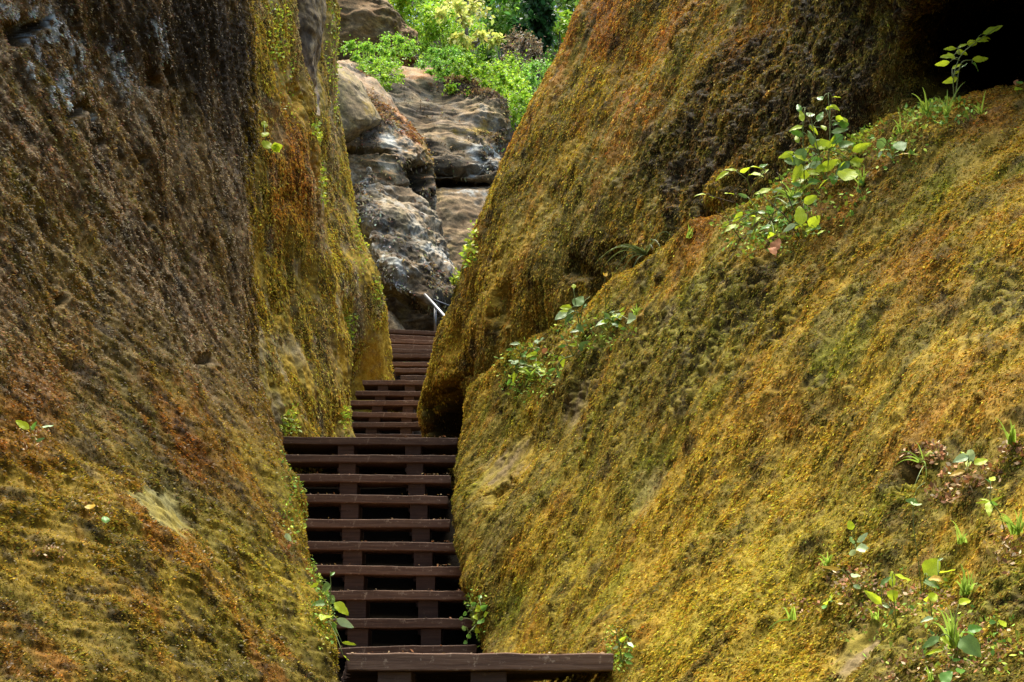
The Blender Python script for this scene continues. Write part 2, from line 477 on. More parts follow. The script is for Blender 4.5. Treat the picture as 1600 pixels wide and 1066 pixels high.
def paint_r1(P, n, t, d):
    a = fbm(P, 0.9, 4, 0.6, off=2); s = streak(P, t, 0.07, 0.7, 7, 4); b = fbm(P, 0.35, 4, 0.6, off=9)
    c = mixc(np.broadcast_to(OLIVE * 0.95, P.shape), GOLD * 0.9, sstep(-0.4, 0.7, a * 0.6 + 0.8 * s))
    c = mixc(c, RUST, 0.4 * sstep(0.0, 0.7, b + 0.5 * s))
    for px, py, rx, ry, m in [(1010,20,120,200,0.8),(900,60,40,120,0.6),(1180,0,110,60,0.4),(830,220,40,90,0.35)]:
        c = mixc(c, RUST * 1.1, m * patch(P, t, px, py, rx, ry, 0.9) * sstep(-0.6, 0.5, s + b))
    for px, py, rx, ry, m in [(930,130,50,60,0.6),(1090,130,30,80,0.5),(700,560,40,90,0.7),(760,430,40,110,0.6)]:
        c = mixc(c, GOLD, m * patch(P, t, px, py, rx, ry, 0.9))
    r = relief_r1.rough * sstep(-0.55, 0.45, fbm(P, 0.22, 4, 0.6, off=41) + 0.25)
    c = mixc(c, mixc(np.broadcast_to(DARK * 1.3, P.shape), BROWN * 0.7, sstep(0, 0.6, fbm(P, 0.08, 3, off=8))), 0.9 * r)  # dark wet rock, deepened by overhang shade put into the colour
    c = mixc(c, OLIVE * 1.1, 0.75 * r * sstep(0.05, 0.35, fbm(P, 0.055, 2, off=91)) * sstep(-0.5, 0.3, fbm(P, 0.4, 2, off=93) + 0.1))
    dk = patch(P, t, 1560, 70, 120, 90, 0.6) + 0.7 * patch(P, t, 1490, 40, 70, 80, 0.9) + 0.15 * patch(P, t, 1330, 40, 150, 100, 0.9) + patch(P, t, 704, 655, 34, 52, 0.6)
    c = mixc(c, DARK * 0.45, np.clip(dk, 0, 0.95))  # shade of crevice, overhang and foot hollow put into the colour
    c = mixc(c, DARK * 1.3, 0.75 * sstep(0.3, 0.75, fbm(P, 0.2, 4, 0.6, off=17)))
    c = mixc(c, GREY * 0.6, 0.6 * patch(P, t, 870, 440, 50, 40) * sstep(-0.2, 0.5, fbm(P, 0.06, 3)))
    return c

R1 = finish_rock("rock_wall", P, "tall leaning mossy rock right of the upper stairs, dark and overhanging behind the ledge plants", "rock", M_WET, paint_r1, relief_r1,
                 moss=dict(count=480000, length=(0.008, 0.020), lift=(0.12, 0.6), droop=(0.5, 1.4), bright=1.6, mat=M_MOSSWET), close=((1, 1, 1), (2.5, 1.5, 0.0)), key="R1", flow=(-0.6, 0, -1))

# ------------------------------------------------------------------ LEFT NEAR ROCK: dark wall above, mossy bulge below
yf = tps([(400,-500,7.2),(403,0,7.0),(406,300,6.75),(412,530,6.4),(440,690,6.0),(490,850,5.35),(538,1000,4.7),(560,1150,4.2),(600,1350,3.6),
          (0,-500,3.7),(0,0,3.62),(0,180,3.52),(0,360,3.38),(0,530,3.18),(0,690,2.95),(0,850,2.72),(0,1000,2.5),(0,1350,2.05),
          (-700,0,1.95),(-700,600,1.75),(-700,1350,1.35),(200,0,4.5),(200,530,4.1),(200,850,3.2),(200,1066,2.75),(300,200,5.4),(330,0,5.7),(330,-400,5.6),(360,1000,3.65),(330,690,4.6),(400,850,4.35)])
g = coons(top=[(-330,-500),(0,-500),(400,-500)], right=[(385,-500),(388,0),(389,180),(390,360),(393,500),(400,590),(418,690),(445,780),(468,850),(494,930),(516,1000),(527,1066),(545,1160),(590,1350)],
          bottom=[(-330,1350),(0,1350),(600,1350)], left=[(-330,-500),(-330,1350)], R=18, C=14)
P = shell(g, yf, 800, 640, right_wrap=[(-0.06,0.35,0.0),(-0.45,0.9,0.0),(-1.3,1.2,0.0)], left_wrap=[(-0.1,-0.5,0),(-0.15,-0.7,0)])

def relief_l1(P, n, t):
    big = fbm(P, 0.9, 3, off=15) * 0.06
    med = fbm(P, 0.16, 4, 0.55, off=2)
    st = streak(P, t, 0.04, 0.22, 7, 1.0)
    st2 = streak(P, t, 0.015, 0.06, 5, 7.0)
    fine = vnoise(P / 0.013) * 0.6 + vnoise(P / 0.007)
    X, Y, _ = project(P)
    low = 1 - sstep(-0.22, 0.40, P[..., 2] - (0.80 + 0.11 * (P[..., 1] - 3.2)) + 0.28 * fbm(P, 0.5, 4, off=71))
    edge = patch(P, t, 412, 300, 14, 420, 0.8, 0.1)
    bare = np.clip(1.2 * patch(P, t, 248, 798, 44, 60, 0.35, 0.2) + 0.8 * patch(P, t, 400, 745, 28, 60) + 0.7 * patch(P, t, 430, 985, 40, 70), 0, 1)
    clump = sstep(0.0, 0.6, fbm(P, 0.05, 3, off=3))
    up = 1 - low
    d = big + 0.010 * med + (0.008 + 0.002 * up) * st + 0.006 * st2 + low * (1 - bare) * (0.006 + 0.006 * clump + 0.003 * fine) + up * (0.004 * fbm(P, 0.03, 3, off=51) + 0.004 * fine)
    d = d + edge * 0.02 * streak(P, t, 0.03, 0.9, 8, 3)
    for px, py, rx, ry, z in [(128,165,10,9,0.06),(122,178,14,6,0.05),(275,118,7,16,0.09),(245,128,8,14,0.05),(116,45,8,22,0.06),(20,55,18,18,0.06),(40,45,22,8,0.05),(150,178,6,14,0.05),(172,220,6,8,0.05),(228,248,7,7,0.05),(240,345,9,9,0.05),(225,535,10,10,0.05),(118,460,8,8,0.04),(330,560,12,12,0.05),(370,620,8,20,0.04)]:
        d = d - 1.6 * z * patch(P, t, px, py, rx * 1.2, ry * 1.2, 0.7, 0.3)
    finish_rock.pale = np.clip(0.04 + 0.22 * up * sstep(-0.4, 0.5, fbm(P, 0.3, 3, off=91)) * (1 - 0.8 * patch(P, t, 330, 60, 130, 160, 0.9)), 0, 1)  # sky glints on wet flakes put in as pale frond colour
    relief_l1.low = low; relief_l1.bare = bare; relief_l1.edge = edge
    return d, np.clip(low * (1 - bare) * (0.35 + 0.65 * clump) + 0.5 * up + 0.5 * edge, 0, 1)

def paint_l1(P, n, t, d):
    low, bare, edge = relief_l1.low, relief_l1.bare, relief_l1.edge
    a = fbm(P, 0.5, 4, 0.6, off=2); s = streak(P, t, 0.05, 0.5, 7, 4); b = fbm(P, 0.2, 4, 0.6, off=9); f = fbm(P, 0.025, 3, 0.7, off=77)
    moss = mixc(np.broadcast_to(OLIVE * 0.58, P.shape), GOLD * 0.60, sstep(-0.3, 0.6, a + 0.3 * s))
    moss = mixc(moss, RUST * 0.7, 0.7 * sstep(0.05, 0.6, b + 0.4 * s))
    for px, py, rx, ry, m in [(60,600,200,80,0.8),(250,640,120,100,0.55),(330,700,60,120,0.5)]:
        moss = mixc(moss, RUST * 0.6, m * patch(P, t, px, py, rx, ry, 0.9))
    for px, py, rx, ry, m in [(500,960,40,160,0.8),(460,800,30,160,0.6),(380,900,80,120,0.4)]:
        moss = mixc(moss, GOLD * np.array([0.9,1.05,1]), m * patch(P, t, px, py, rx, ry, 0.9))
    rockc = mixc(np.broadcast_to(BROWN * 1.0, P.shape), TAN * 1.0 + MAUVE * 0.12, sstep(-0.25, 0.6, f + 0.3 * b))
    rockc = mixc(rockc, GOLD * 0.6, 0.45 * sstep(-0.2, 0.7, fbm(P, 0.6, 3, off=55) + 0.3 * s))
    rockc = mixc(rockc, DARK, 0.8 * sstep(0.05, 0.6, fbm(P, 0.06, 3, 0.6, off=61)))
    rockc = mixc(rockc, OLIVE * 0.7, 0.6 * sstep(0.0, 0.6, s + 0.3 * a))
    for px, py, rx, ry, m in [(320,50,110,120,1.0),(360,150,70,150,0.95),(230,30,120,60,0.8),(60,50,90,50,0.6),(330,260,60,90,0.5),(150,60,60,40,0.6),(380,320,20,120,0.5)]:
        rockc = mixc(rockc, DARK * 0.7, m * patch(P, t, px, py, rx, ry, 0.9, 0.5))  # dark wet stone plus overhang shade, both put into the colour
    for px, py, rx, ry in [(95,50,8,44),(100,140,10,22),(155,180,10,32),(200,130,8,26),(215,200,9,40),(185,125,5,22),(20,25,8,34),(230,225,6,24),(250,60,4,20)]:
        rockc = mixc(rockc, LICHEN * np.array([0.85,0.95,1.1]), 0.95 * patch(P, t, px, py, rx * 1.9, ry * 1.5, 0.9, 0.5) * sstep(-0.2, 0.25, fbm(P, 0.02, 3, off=5)))
    for px, py, rx, ry in [(115,95,26,22),(300,250,30,50),(378,400,16,120),(275,290,14,60),(225,170,30,60),(150,320,60,60)]:
        rockc = mixc(rockc, TAN * 0.9, 0.7 * patch(P, t, px, py, rx, ry, 0.9, 0.5))
    c = rockc * (1 - low[..., None]) + moss * low[..., None]
    c = mixc(c, GOLD * 0.8, edge * sstep(-0.3, 0.4, streak(P, t, 0.03, 1.2, 8, 3)))
    c = mixc(c, mixc(np.broadcast_to(np.array([0.17, 0.155, 0.06]), P.shape), OLIVE * 1.25, sstep(-0.2, 0.8, s)), np.clip(0.95 * bare, 0, 1))
    c = mixc(c, DARK * 1.0, 0.7 * (1 - np.clip(bare, 0, 1)) * sstep(0.1, 0.6, 0.5 * fbm(P, 0.10, 4, 0.6, off=17) + 0.8 * streak(P, t, 0.025, 0.14, 5, 37)))
    return c

L1 = finish_rock("rock_wall", P, "nearest rock wall on the left, dark bare stone above and brown moss bulging out below", "rock", M_WET, paint_l1, relief_l1,
                 moss=dict(count=430000, length=(0.005, 0.015), lift=(0.12, 0.8), droop=(0.3, 1.2), bright=1.4), close=((1, 1, 1), (-1.8, 0.8, 0.0)), key="L1", flow=lambda P: np.stack([0 * P[..., 0], (2.0 + 1.0 * np.clip(P[..., 2], 0, 2)) * np.clip((6.8 - P[..., 1]) / 2.6, 0, 1), -1 + 0 * P[..., 0]], -1))

# ------------------------------------------------------------------ LEFT SECOND AND THIRD ROCKS: ribs further up the stairs
yf = tps([(300,-300,10.3),(300,400,10.0),(300,900,9.6),(430,-300,12.2),(455,0,12.6),(500,260,13),(525,520,13),(546,690,12.8),(420,300,11.2),(440,600,11.0),(470,690,11.2),(415,0,11.5),(560,900,12),(430,690,10.8)])
g = coons(top=[(280,-300),(428,-300)], right=[(424,-300),(440,0),(466,130),(493,260),(508,400),(514,520),(529,600),(534,690),(545,900)], bottom=[(280,900),(558,900)], left=[(280,-300),(280,900)], R=14, C=8)
P = shell(g, yf, 620, 260, right_wrap=[(0.02,0.6,0),(-0.3,1.3,0),(-1.3,1.8,0)])

def relief_l2(P, n, t):
    d = fbm(P, 1.2, 3, off=44) * 0.09 + 0.028 * fbm(P, 0.35, 4, 0.55, off=2) + 0.025 * streak(P, t, 0.08, 0.6, 7, 1.0) + 0.012 * streak(P, t, 0.03, 0.15, 5, 7.0) + 0.008 * vnoise(P / 0.03)
    X = [(432,480,8,30,0.08),(448,305,10,14,0.06),(495,300,6,60,0.10),(462,150,10,30,0.10)]
    for px, py, rx, ry, z in X:
        d = d - z * patch(P, t, px, py, rx, ry, 0.8)
    return d, sstep(-0.4, 0.4, fbm(P, 0.4, 3, off=31))

def paint_l2(P, n, t, d):
    s = streak(P, t, 0.08, 0.9, 7, 4); b = fbm(P, 0.4, 4, 0.6, off=9)
    c = mixc(np.broadcast_to(OLIVE, P.shape), GOLD * 0.95, sstep(-0.5, 0.6, s + 0.4 * b))
    c = mixc(c, GREY * 0.8, 0.7 * sstep(0.1, 0.7, fbm(P, 0.3, 4, 0.6, off=5)))
    for px, py, rx, ry, m in [(450,240,40,100,1.0),(478,290,26,80,0.9),(440,330,30,50,0.7)]:
        c = mixc(c, RUST * 0.85 + GOLD * 0.15, 0.85 * m * patch(P, t, px, py, rx, ry, 0.8) * sstep(-0.9, 0.3, s + b))
    for px, py, rx, ry, m in [(500,350,10,60,0.8),(432,210,12,30,0.6),(470,90,20,60,0.5),(515,560,10,70,0.6)]:
        c = mixc(c, TAN * 0.8, m * patch(P, t, px, py, rx, ry, 0.7, 0.5))
    for px, py, rx, ry, m in [(500,610,40,70,0.8),(525,650,20,50,0.7),(470,560,30,60,0.5)]:
        c = mixc(c, GOLD * np.array([0.95,1.0,1]), m * patch(P, t, px, py, rx, ry, 0.9))
    c = mixc(c, DARK * 1.3, 0.5 * sstep(0.3, 0.8, fbm(P, 0.16, 4, 0.6, off=17)))
    return c

L2 = finish_rock("rock_wall", P, "second rock on the left with an orange moss face, rising behind the stair landing", "rock", M_ROCK, paint_l2, relief_l2,
                 moss=dict(count=150000, length=(0.009, 0.022), lift=(0.1, 0.6), droop=(0.4, 1.3), bright=1.8), close=((1, 1, 1), (-2.0, 0.5, 0.0)), key="L2")

yf = tps([(400,-300,13.8),(400,400,13.6),(400,800,13.4),(500,-300,15.8),(512,0,16.2),(530,215,16.5),(567,386,16.7),(605,500,17.0),(622,594,17.0),(640,690,17.2),(660,900,17.3),(540,420,15.4),(560,600,16.7),(545,690,16.6),(480,200,14.8),(480,690,15.5)])
g = coons(top=[(400,-300),(498,-300)], right=[(494,-300),(507,0),(516,127),(524,215),(541,293),(558,386),(577,442),(592,470),(596,535),(604,569),(614,594),(628,690),(650,900)], bottom=[(400,900),(660,900)], left=[(400,-300),(400,900)], R=16, C=9)
P = shell(g, yf, 560, 260, right_wrap=[(0.02,0.6,0),(-0.4,1.5,0),(-1.6,2.0,0)])

def relief_l3(P, n, t):
    d = fbm(P, 1.3, 3, off=64) * 0.09 + 0.028 * fbm(P, 0.35, 4, 0.55, off=22) + 0.025 * streak(P, t, 0.08, 0.6, 7, 1.0) + 0.012 * streak(P, t, 0.03, 0.15, 5, 7.0) + 0.008 * vnoise(P / 0.03)
    return d, sstep(-0.4, 0.4, fbm(P, 0.4, 3, off=32))

def paint_l3(P, n, t, d):
    s = streak(P, t, 0.08, 0.9, 7, 4); b = fbm(P, 0.4, 4, 0.6, off=19)
    c = mixc(np.broadcast_to(OLIVE, P.shape), GOLD * 1.0, sstep(-0.6, 0.4, s + 0.4 * b))
    c = mixc(c, GREY * 0.8, 0.7 * sstep(0.1, 0.7, fbm(P, 0.3, 4, 0.6, off=5)))
    for px, py, rx, ry, m in [(590,560,34,90,0.9),(605,590,20,40,0.9)]:
        c = mixc(c, GOLD * np.array([1.15, 1.1, 1]), m * patch(P, t, px, py, rx, ry, 0.9))
    for px, py, rx, ry, m in [(515,100,14,100,0.7),(530,330,10,70,0.7),(565,470,14,60,0.5),(520,220,10,60,0.6)]:
        c = mixc(c, TAN * 0.8, m * patch(P, t, px, py, rx, ry, 0.9, 0.5))
    c = mixc(c, DARK * 1.3, 0.5 * sstep(0.3, 0.8, fbm(P, 0.16, 4, 0.6, off=27)))
    return c

L3 = finish_rock("rock_wall", P, "third rock on the left, yellow mossed foot beside the second flight of steps", "rock", M_ROCK, paint_l3, relief_l3,
                 moss=dict(count=120000, length=(0.010, 0.024), lift=(0.1, 0.6), droop=(0.4, 1.3), bright=1.9), close=((1, 1, 1), (-2.5, 0.5, 0.0)), key="L3")

# ------------------------------------------------------------------ FAR BOULDERS: closed rocks given by their left and right outline per height
def boulder(key, name, label, rows, Yc, thick, paint, power=2.6, R=170, C=300, amp=1.0, skew=0.0, moss=None, lean=0.0, vpow=4, pits=()):
    rows = np.array(rows, float)
    k = 22
    pyv = np.linspace(rows[0, 0], rows[-1, 0], k)
    l = np.interp(pyv, rows[:, 0], rows[:, 1]); r_ = np.interp(pyv, rows[:, 0], rows[:, 2])
    a = np.linspace(0, 2 * math.pi, 40, endpoint=False) + math.pi
    ca, sa = np.cos(a), np.sin(a)
    ex = np.sign(ca) * np.abs(ca) ** (2 / power); ey = np.sign(sa) * np.abs(sa) ** (2 / power)
    v = np.linspace(-1, 1, k)
    vr = np.clip(1 - np.abs(v) ** vpow, 0.02, 1) ** 0.5
    mid, half = (l + r_) / 2, (r_ - l) / 2
    px = mid[:, None] + half[:, None] * ex[None]
    Y = Yc + skew * ex[None] + lean * v[:, None] + thick * (ey[None]) * vr[:, None]
    P = at(px, np.repeat(pyv[:, None], 40, 1), Y)
    c0, c1 = P[0].mean(0), P[-1].mean(0)
    P = np.concatenate([np.repeat(c0[None, None], 40, 1), P, np.repeat(c1[None, None], 40, 1)], 0)
    P = np.concatenate([P, P[:, :1]], 1)
    P = upsample(P, R, C + 1)[:, :-1]
    def relief(P, n, t):
        Q = P * np.array([1, 1, 2.6]) + np.array([0, 0, 0.9]) * fbm(P, 1.2, 2, off=40)[..., None]      # bedding layers
        d = amp * (fbm(P, 1.6, 3, off=Yc) * 0.28 + 0.055 * fbm(Q, 0.8, 4, 0.55, off=7) + 0.05 * fbm(P, 0.3, 4, 0.6, off=17) - 0.05 * sstep(0.45, 0.1, np.abs(fbm(Q, 0.9, 3, off=3))) + 0.018 * vnoise(P / 0.09) + 0.012 * vnoise(P / 0.045))
        for px_, py_, rx_, ry_, z_ in pits:
            d = d - z_ * patch(P, t, px_, py_, rx_, ry_, 0.5, 0.2)
        return d, sstep(-0.2, 0.5, fbm(P, 0.6, 3, off=31))
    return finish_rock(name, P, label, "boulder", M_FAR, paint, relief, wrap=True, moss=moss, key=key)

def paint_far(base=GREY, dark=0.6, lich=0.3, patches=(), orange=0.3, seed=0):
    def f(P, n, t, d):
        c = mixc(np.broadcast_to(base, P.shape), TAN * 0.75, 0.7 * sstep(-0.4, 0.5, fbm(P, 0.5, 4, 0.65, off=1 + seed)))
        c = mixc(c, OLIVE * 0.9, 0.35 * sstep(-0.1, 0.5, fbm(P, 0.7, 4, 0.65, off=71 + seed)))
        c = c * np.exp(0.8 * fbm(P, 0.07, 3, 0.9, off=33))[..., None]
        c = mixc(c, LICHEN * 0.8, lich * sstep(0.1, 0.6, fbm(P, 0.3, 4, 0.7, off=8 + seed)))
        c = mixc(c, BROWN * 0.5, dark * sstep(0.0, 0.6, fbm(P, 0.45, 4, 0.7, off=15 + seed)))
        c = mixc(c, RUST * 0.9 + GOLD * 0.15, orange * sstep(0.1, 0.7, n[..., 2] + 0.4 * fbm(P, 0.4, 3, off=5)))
        for px, py, rx, ry, m, pc in patches:
            g_ = sstep(-0.35, 0.3, fbm(P, 0.16, 3, 0.8, off=px)) if pc[2] > 0.3 else 1.0
            c = mixc(c, pc, m * g_ * patch(P, t, px, py, rx, ry, 0.8, 0.5))
        return c
    return f

# ------------------------------------------------------------------ ground
gy = [(-12,-1.6),(2.5,-1.2),(4.3,-0.45),(5.2,-0.15),(8.2,-0.05),(8.35,0.08),(10.55,1.72),(13.3,1.84),(15.8,3.3),(17.6,3.6),(20.2,5.0),(24,5.3),(28,7.0),(34,12),(42,20),(52,27),(70,34),(160,50)]
yy = np.concatenate([np.linspace(-12, 30, 240), np.linspace(30.5, 160, 120)]); xx = np.concatenate([np.linspace(-90, -8, 30), np.linspace(-7.5, 7.5, 80), np.linspace(8, 90, 30)])
X, Y = np.meshgrid(xx, yy)
Z = np.interp(Y, *zip(*gy)) + np.maximum(np.abs(X) - 4, 0) * 0.06 * np.clip(Y / 20, 0.0, 1.5)
Pg = np.stack([X, Y, Z], -1)
Pg[..., 2] += 0.12 * fbm(Pg, 1.3, 4) * np.clip(np.abs(Y - 12) / 12, 0.25, 4)
m, N, L, B = new_mat("dark_leaf_mould")
tc = N.new("ShaderNodeTexCoord"); n1 = N.new("ShaderNodeTexNoise"); n1.inputs["Scale"].default_value = 6; n1.inputs["Detail"].default_value = 8
cr = N.new("ShaderNodeValToRGB"); cr.color_ramp.elements[0].color = (0.004, 0.003, 0.002, 1); cr.color_ramp.elements[1].color = (0.020, 0.015, 0.009, 1)
L.new(tc.outputs["Object"], n1.inputs["Vector"]); L.new(n1.outputs["Fac"], cr.inputs["Fac"]); L.new(cr.outputs["Color"], B.inputs["Base Color"])
bp = N.new("ShaderNodeBump"); bp.inputs["Distance"].default_value = 0.05; L.new(n1.outputs["Fac"], bp.inputs["Height"]); L.new(bp.outputs[0], B.inputs["Normal"])
B.inputs["Roughness"].default_value = 0.95; B.inputs["Specular IOR Level"].default_value = 0.05
M_SOIL = m
tag(np_mesh("ground", Pg, grid_quads(*X.shape)[:, ::-1], M_SOIL), kind="structure")

# ------------------------------------------------------------------ far boulders
B_ = boulder
B_("F2", "boulder", "big pale boulder with white lichen streaks bulging over the top of the stairs",
   [(240,556,566),(250,552,576),(265,550,592),(285,548,614),(310,550,640),(330,552,660),(350,556,676),(380,562,690),(420,574,703),(445,592,706),(462,640,705),(478,672,698)], 22.4, 1.3,
   paint_far(base=GREY * 0.75, lich=0.4, dark=0.6, orange=0.15, patches=[(573,262,10,40,0.9,LICHEN),(585,300,16,20,0.6,LICHEN*0.8),(572,350,10,50,0.8,LICHEN),(605,400,30,40,0.8,LICHEN*0.9),(640,425,40,20,0.7,LICHEN*0.8),(662,330,14,14,0.95,LICHEN),(620,350,40,10,0.7,DARK),(640,385,40,12,0.6,DARK),(605,268,14,10,0.7,OLIVE),(690,420,14,30,0.6,LICHEN*0.8),(650,455,40,14,0.8,DARK)]), R=260, C=420, skew=0.5, lean=-0.7, power=3.0,
   moss=dict(count=4000, length=(0.02, 0.045)))
B_("F10", "boulder", "rust topped grey rock with a dark hollow above the lichened boulder",
   [(100,505,530),(112,505,550),(130,508,576),(150,510,602),(168,512,624),(186,514,641),(206,516,656),(226,520,668),(243,525,673),(270,530,674),(300,535,677),(330,540,677),(350,545,676)], 23.6, 1.1,
   paint_far(base=GREY * 0.7, lich=0.35, dark=0.6, orange=0.45, patches=[(600,150,20,50,0.7,TAN*0.8),(640,200,14,60,0.7,RUST),(664,235,7,30,0.8,GOLD*0.7),(655,270,24,26,0.95,DARK*0.8),(648,300,24,16,0.9,DARK*0.8),(610,220,18,20,0.7,LICHEN*0.9),(560,238,40,8,0.8,DARK)]), R=240, C=380, power=4.5, skew=0.4, vpow=8, amp=0.7,  # DARK patches paint the shade of the hollow and the crevice
   pits=[(652,272,20,22,0.5),(640,305,26,14,0.35),(560,238,40,6,0.3)], moss=dict(count=5000, length=(0.02, 0.045)))
B_("F1", "boulder", "squarish olive grey rock block perched above the lichened boulder", [(100,512,528),(110,512,546),(128,514,568),(150,515,581),(172,516,595),(188,517,600),(202,518,590),(216,519,566),(230,520,545)], 22.2, 0.8,
   paint_far(base=OLIVE * 0.45 + GREY * 0.16, lich=0.08, dark=0.5, orange=0.1, patches=[(580,170,8,12,0.8,GOLD*0.8),(540,125,12,7,0.7,GOLD*0.8)]), power=7, amp=0.3, skew=0.5, vpow=10)
B_("F3", "boulder", "broad brown slab behind with a white rimmed hollow near its right end", [(100,520,690),(112,520,720),(126,520,745),(144,525,764),(168,535,784),(195,545,793),(215,560,795),(238,575,786),(262,600,800),(284,620,810),(292,640,810)], 28.0, 1.3,
   paint_far(base=GREY * 0.5 + BROWN * 0.3, lich=0.25, dark=0.5, orange=0.22, patches=[(690,118,60,8,0.8,RUST),(762,190,16,6,0.9,GOLD),(745,205,20,6,0.7,GOLD),(752,236,22,16,0.9,LICHEN*0.8),(756,254,17,12,1.0,LICHEN),(757,250,10,7,1.0,DARK*0.5),(720,262,60,12,0.8,DARK),(720,242,60,6,0.5,DARK)]), power=7, R=240, C=420, skew=0.2, lean=-0.8, amp=1.0, vpow=8, pits=[(757,252,11,8,0.5),(720,270,60,7,0.3)],  # DARK patches paint shade into the crevice and the rimmed hollow
   moss=dict(count=8000, length=(0.02, 0.05)))
B_("F4", "boulder", "smooth brown lower slab wedged beneath the broad slab", [(278,650,770),(288,655,790),(330,660,790),(380,665,780),(430,670,760),(480,670,740)], 27.0, 1.6,
   paint_far(base=TAN * 0.55, lich=0.2, dark=0.5, orange=0.15, patches=[(710,292,60,5,0.7,LICHEN*0.8)]), power=4, amp=0.6, lean=-0.5)
B_("F6", "boulder", "brown earthy outcrop among the bright bushes at the top", [(-90,480,545),(-20,490,585),(10,500,612),(35,505,632),(60,510,650),(90,510,655),(120,510,650)], 30.6, 1.4,
   paint_far(base=BROWN * 0.9, lich=0.1, dark=0.7, orange=0.25), amp=1.3, power=5)
B_("F7", "boulder", "dark hollowed rock bulging over the orange moss face", [(-150,415,500),(-60,425,505),(20,436,508),(70,438,506),(110,448,500),(150,468,496),(185,480,492)], 13.4, 0.45,
   paint_far(base=TAN * 0.55, lich=0.2, dark=0.85, orange=0.1, patches=[(470,40,20,60,0.8,DARK)]), amp=0.45, skew=0.3)  # hollow is only shade painted as a dark patch
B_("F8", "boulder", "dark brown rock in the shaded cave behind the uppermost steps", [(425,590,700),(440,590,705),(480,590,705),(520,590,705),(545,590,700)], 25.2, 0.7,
   paint_far(base=BROWN * 0.4, lich=0.0, dark=0.9, orange=0.0), power=5, amp=0.8)  # cave shade put into the very dark base colour
B_("F9", "boulder", "low pale stone beside the left end of the uppermost steps", [(488,596,610),(500,592,620),(514,590,634),(530,590,640)], 21.0, 0.4,
   paint_far(base=TAN * 1.1, lich=0.1, dark=0.1, orange=0.0), amp=0.25)

# ------------------------------------------------------------------ wooden stairs
def wood_material(name, c0, c1, worn=(0.2, 0.14, 0.09)):
    m, N, L, B = new_mat(name)
    tc = N.new("ShaderNodeTexCoord"); mp = N.new("ShaderNodeMapping"); mp.inputs["Scale"].default_value = (1.2, 22, 22)
    oi = N.new("ShaderNodeObjectInfo"); ad = N.new("ShaderNodeVectorMath"); ad.operation = 'ADD'
    L.new(tc.outputs["Object"], mp.inputs["Vector"]); L.new(mp.outputs[0], ad.inputs[0]); L.new(oi.outputs["Random"], ad.inputs[1])
    n1 = N.new("ShaderNodeTexNoise"); n1.inputs["Scale"].default_value = 3.0; n1.inputs["Detail"].default_value = 8; n1.inputs["Roughness"].default_value = 0.7
    L.new(ad.outputs[0], n1.inputs["Vector"])
    cr = N.new("ShaderNodeValToRGB"); cr.color_ramp.elements[0].position = 0.3; cr.color_ramp.elements[1].position = 0.72
    cr.color_ramp.elements[0].color = (*c0, 1); cr.color_ramp.elements[1].color = (*c1, 1)
    L.new(n1.outputs["Fac"], cr.inputs["Fac"])
    n2 = N.new("ShaderNodeTexNoise"); n2.inputs["Scale"].default_value = 26.0; n2.inputs["Detail"].default_value = 5; n2.inputs["Roughness"].default_value = 0.75
    L.new(tc.outputs["Object"], n2.inputs["Vector"])
    th = N.new("ShaderNodeMapRange"); th.inputs["From Min"].default_value = 0.58; th.inputs["From Max"].default_value = 0.68
    L.new(n2.outputs["Fac"], th.inputs["Value"])
    mx = N.new("ShaderNodeMix"); mx.data_type = 'RGBA'; mx.inputs["B"].default_value = (*worn, 1)
    L.new(th.outputs[0], mx.inputs["Factor"]); L.new(cr.outputs["Color"], mx.inputs["A"])
    vr = N.new("ShaderNodeMapRange"); vr.inputs["To Min"].default_value = 0.7; vr.inputs["To Max"].default_value = 1.5; L.new(oi.outputs["Random"], vr.inputs["Value"])
    sc_ = N.new("ShaderNodeVectorMath"); sc_.operation = 'SCALE'; L.new(mx.outputs["Result"], sc_.inputs[0]); L.new(vr.outputs[0], sc_.inputs["Scale"])
    L.new(sc_.outputs[0], B.inputs["Base Color"])
    bp = N.new("ShaderNodeBump"); bp.inputs["Strength"].default_value = 0.6; bp.inputs["Distance"].default_value = 0.006
    L.new(n1.outputs["Fac"], bp.inputs["Height"]); L.new(bp.outputs[0], B.inputs["Normal"])
    B.inputs["Roughness"].default_value = 0.75; B.inputs["Specular IOR Level"].default_value = 0.3
    return m

M_WOOD = wood_material("dark_weathered_wood", (0.060, 0.031, 0.018), (0.185, 0.108, 0.064), worn=(0.34, 0.25, 0.16))
M_POST = wood_material("stringer_wood", (0.040, 0.023, 0.014), (0.11, 0.064, 0.040), worn=(0.12, 0.08, 0.05))

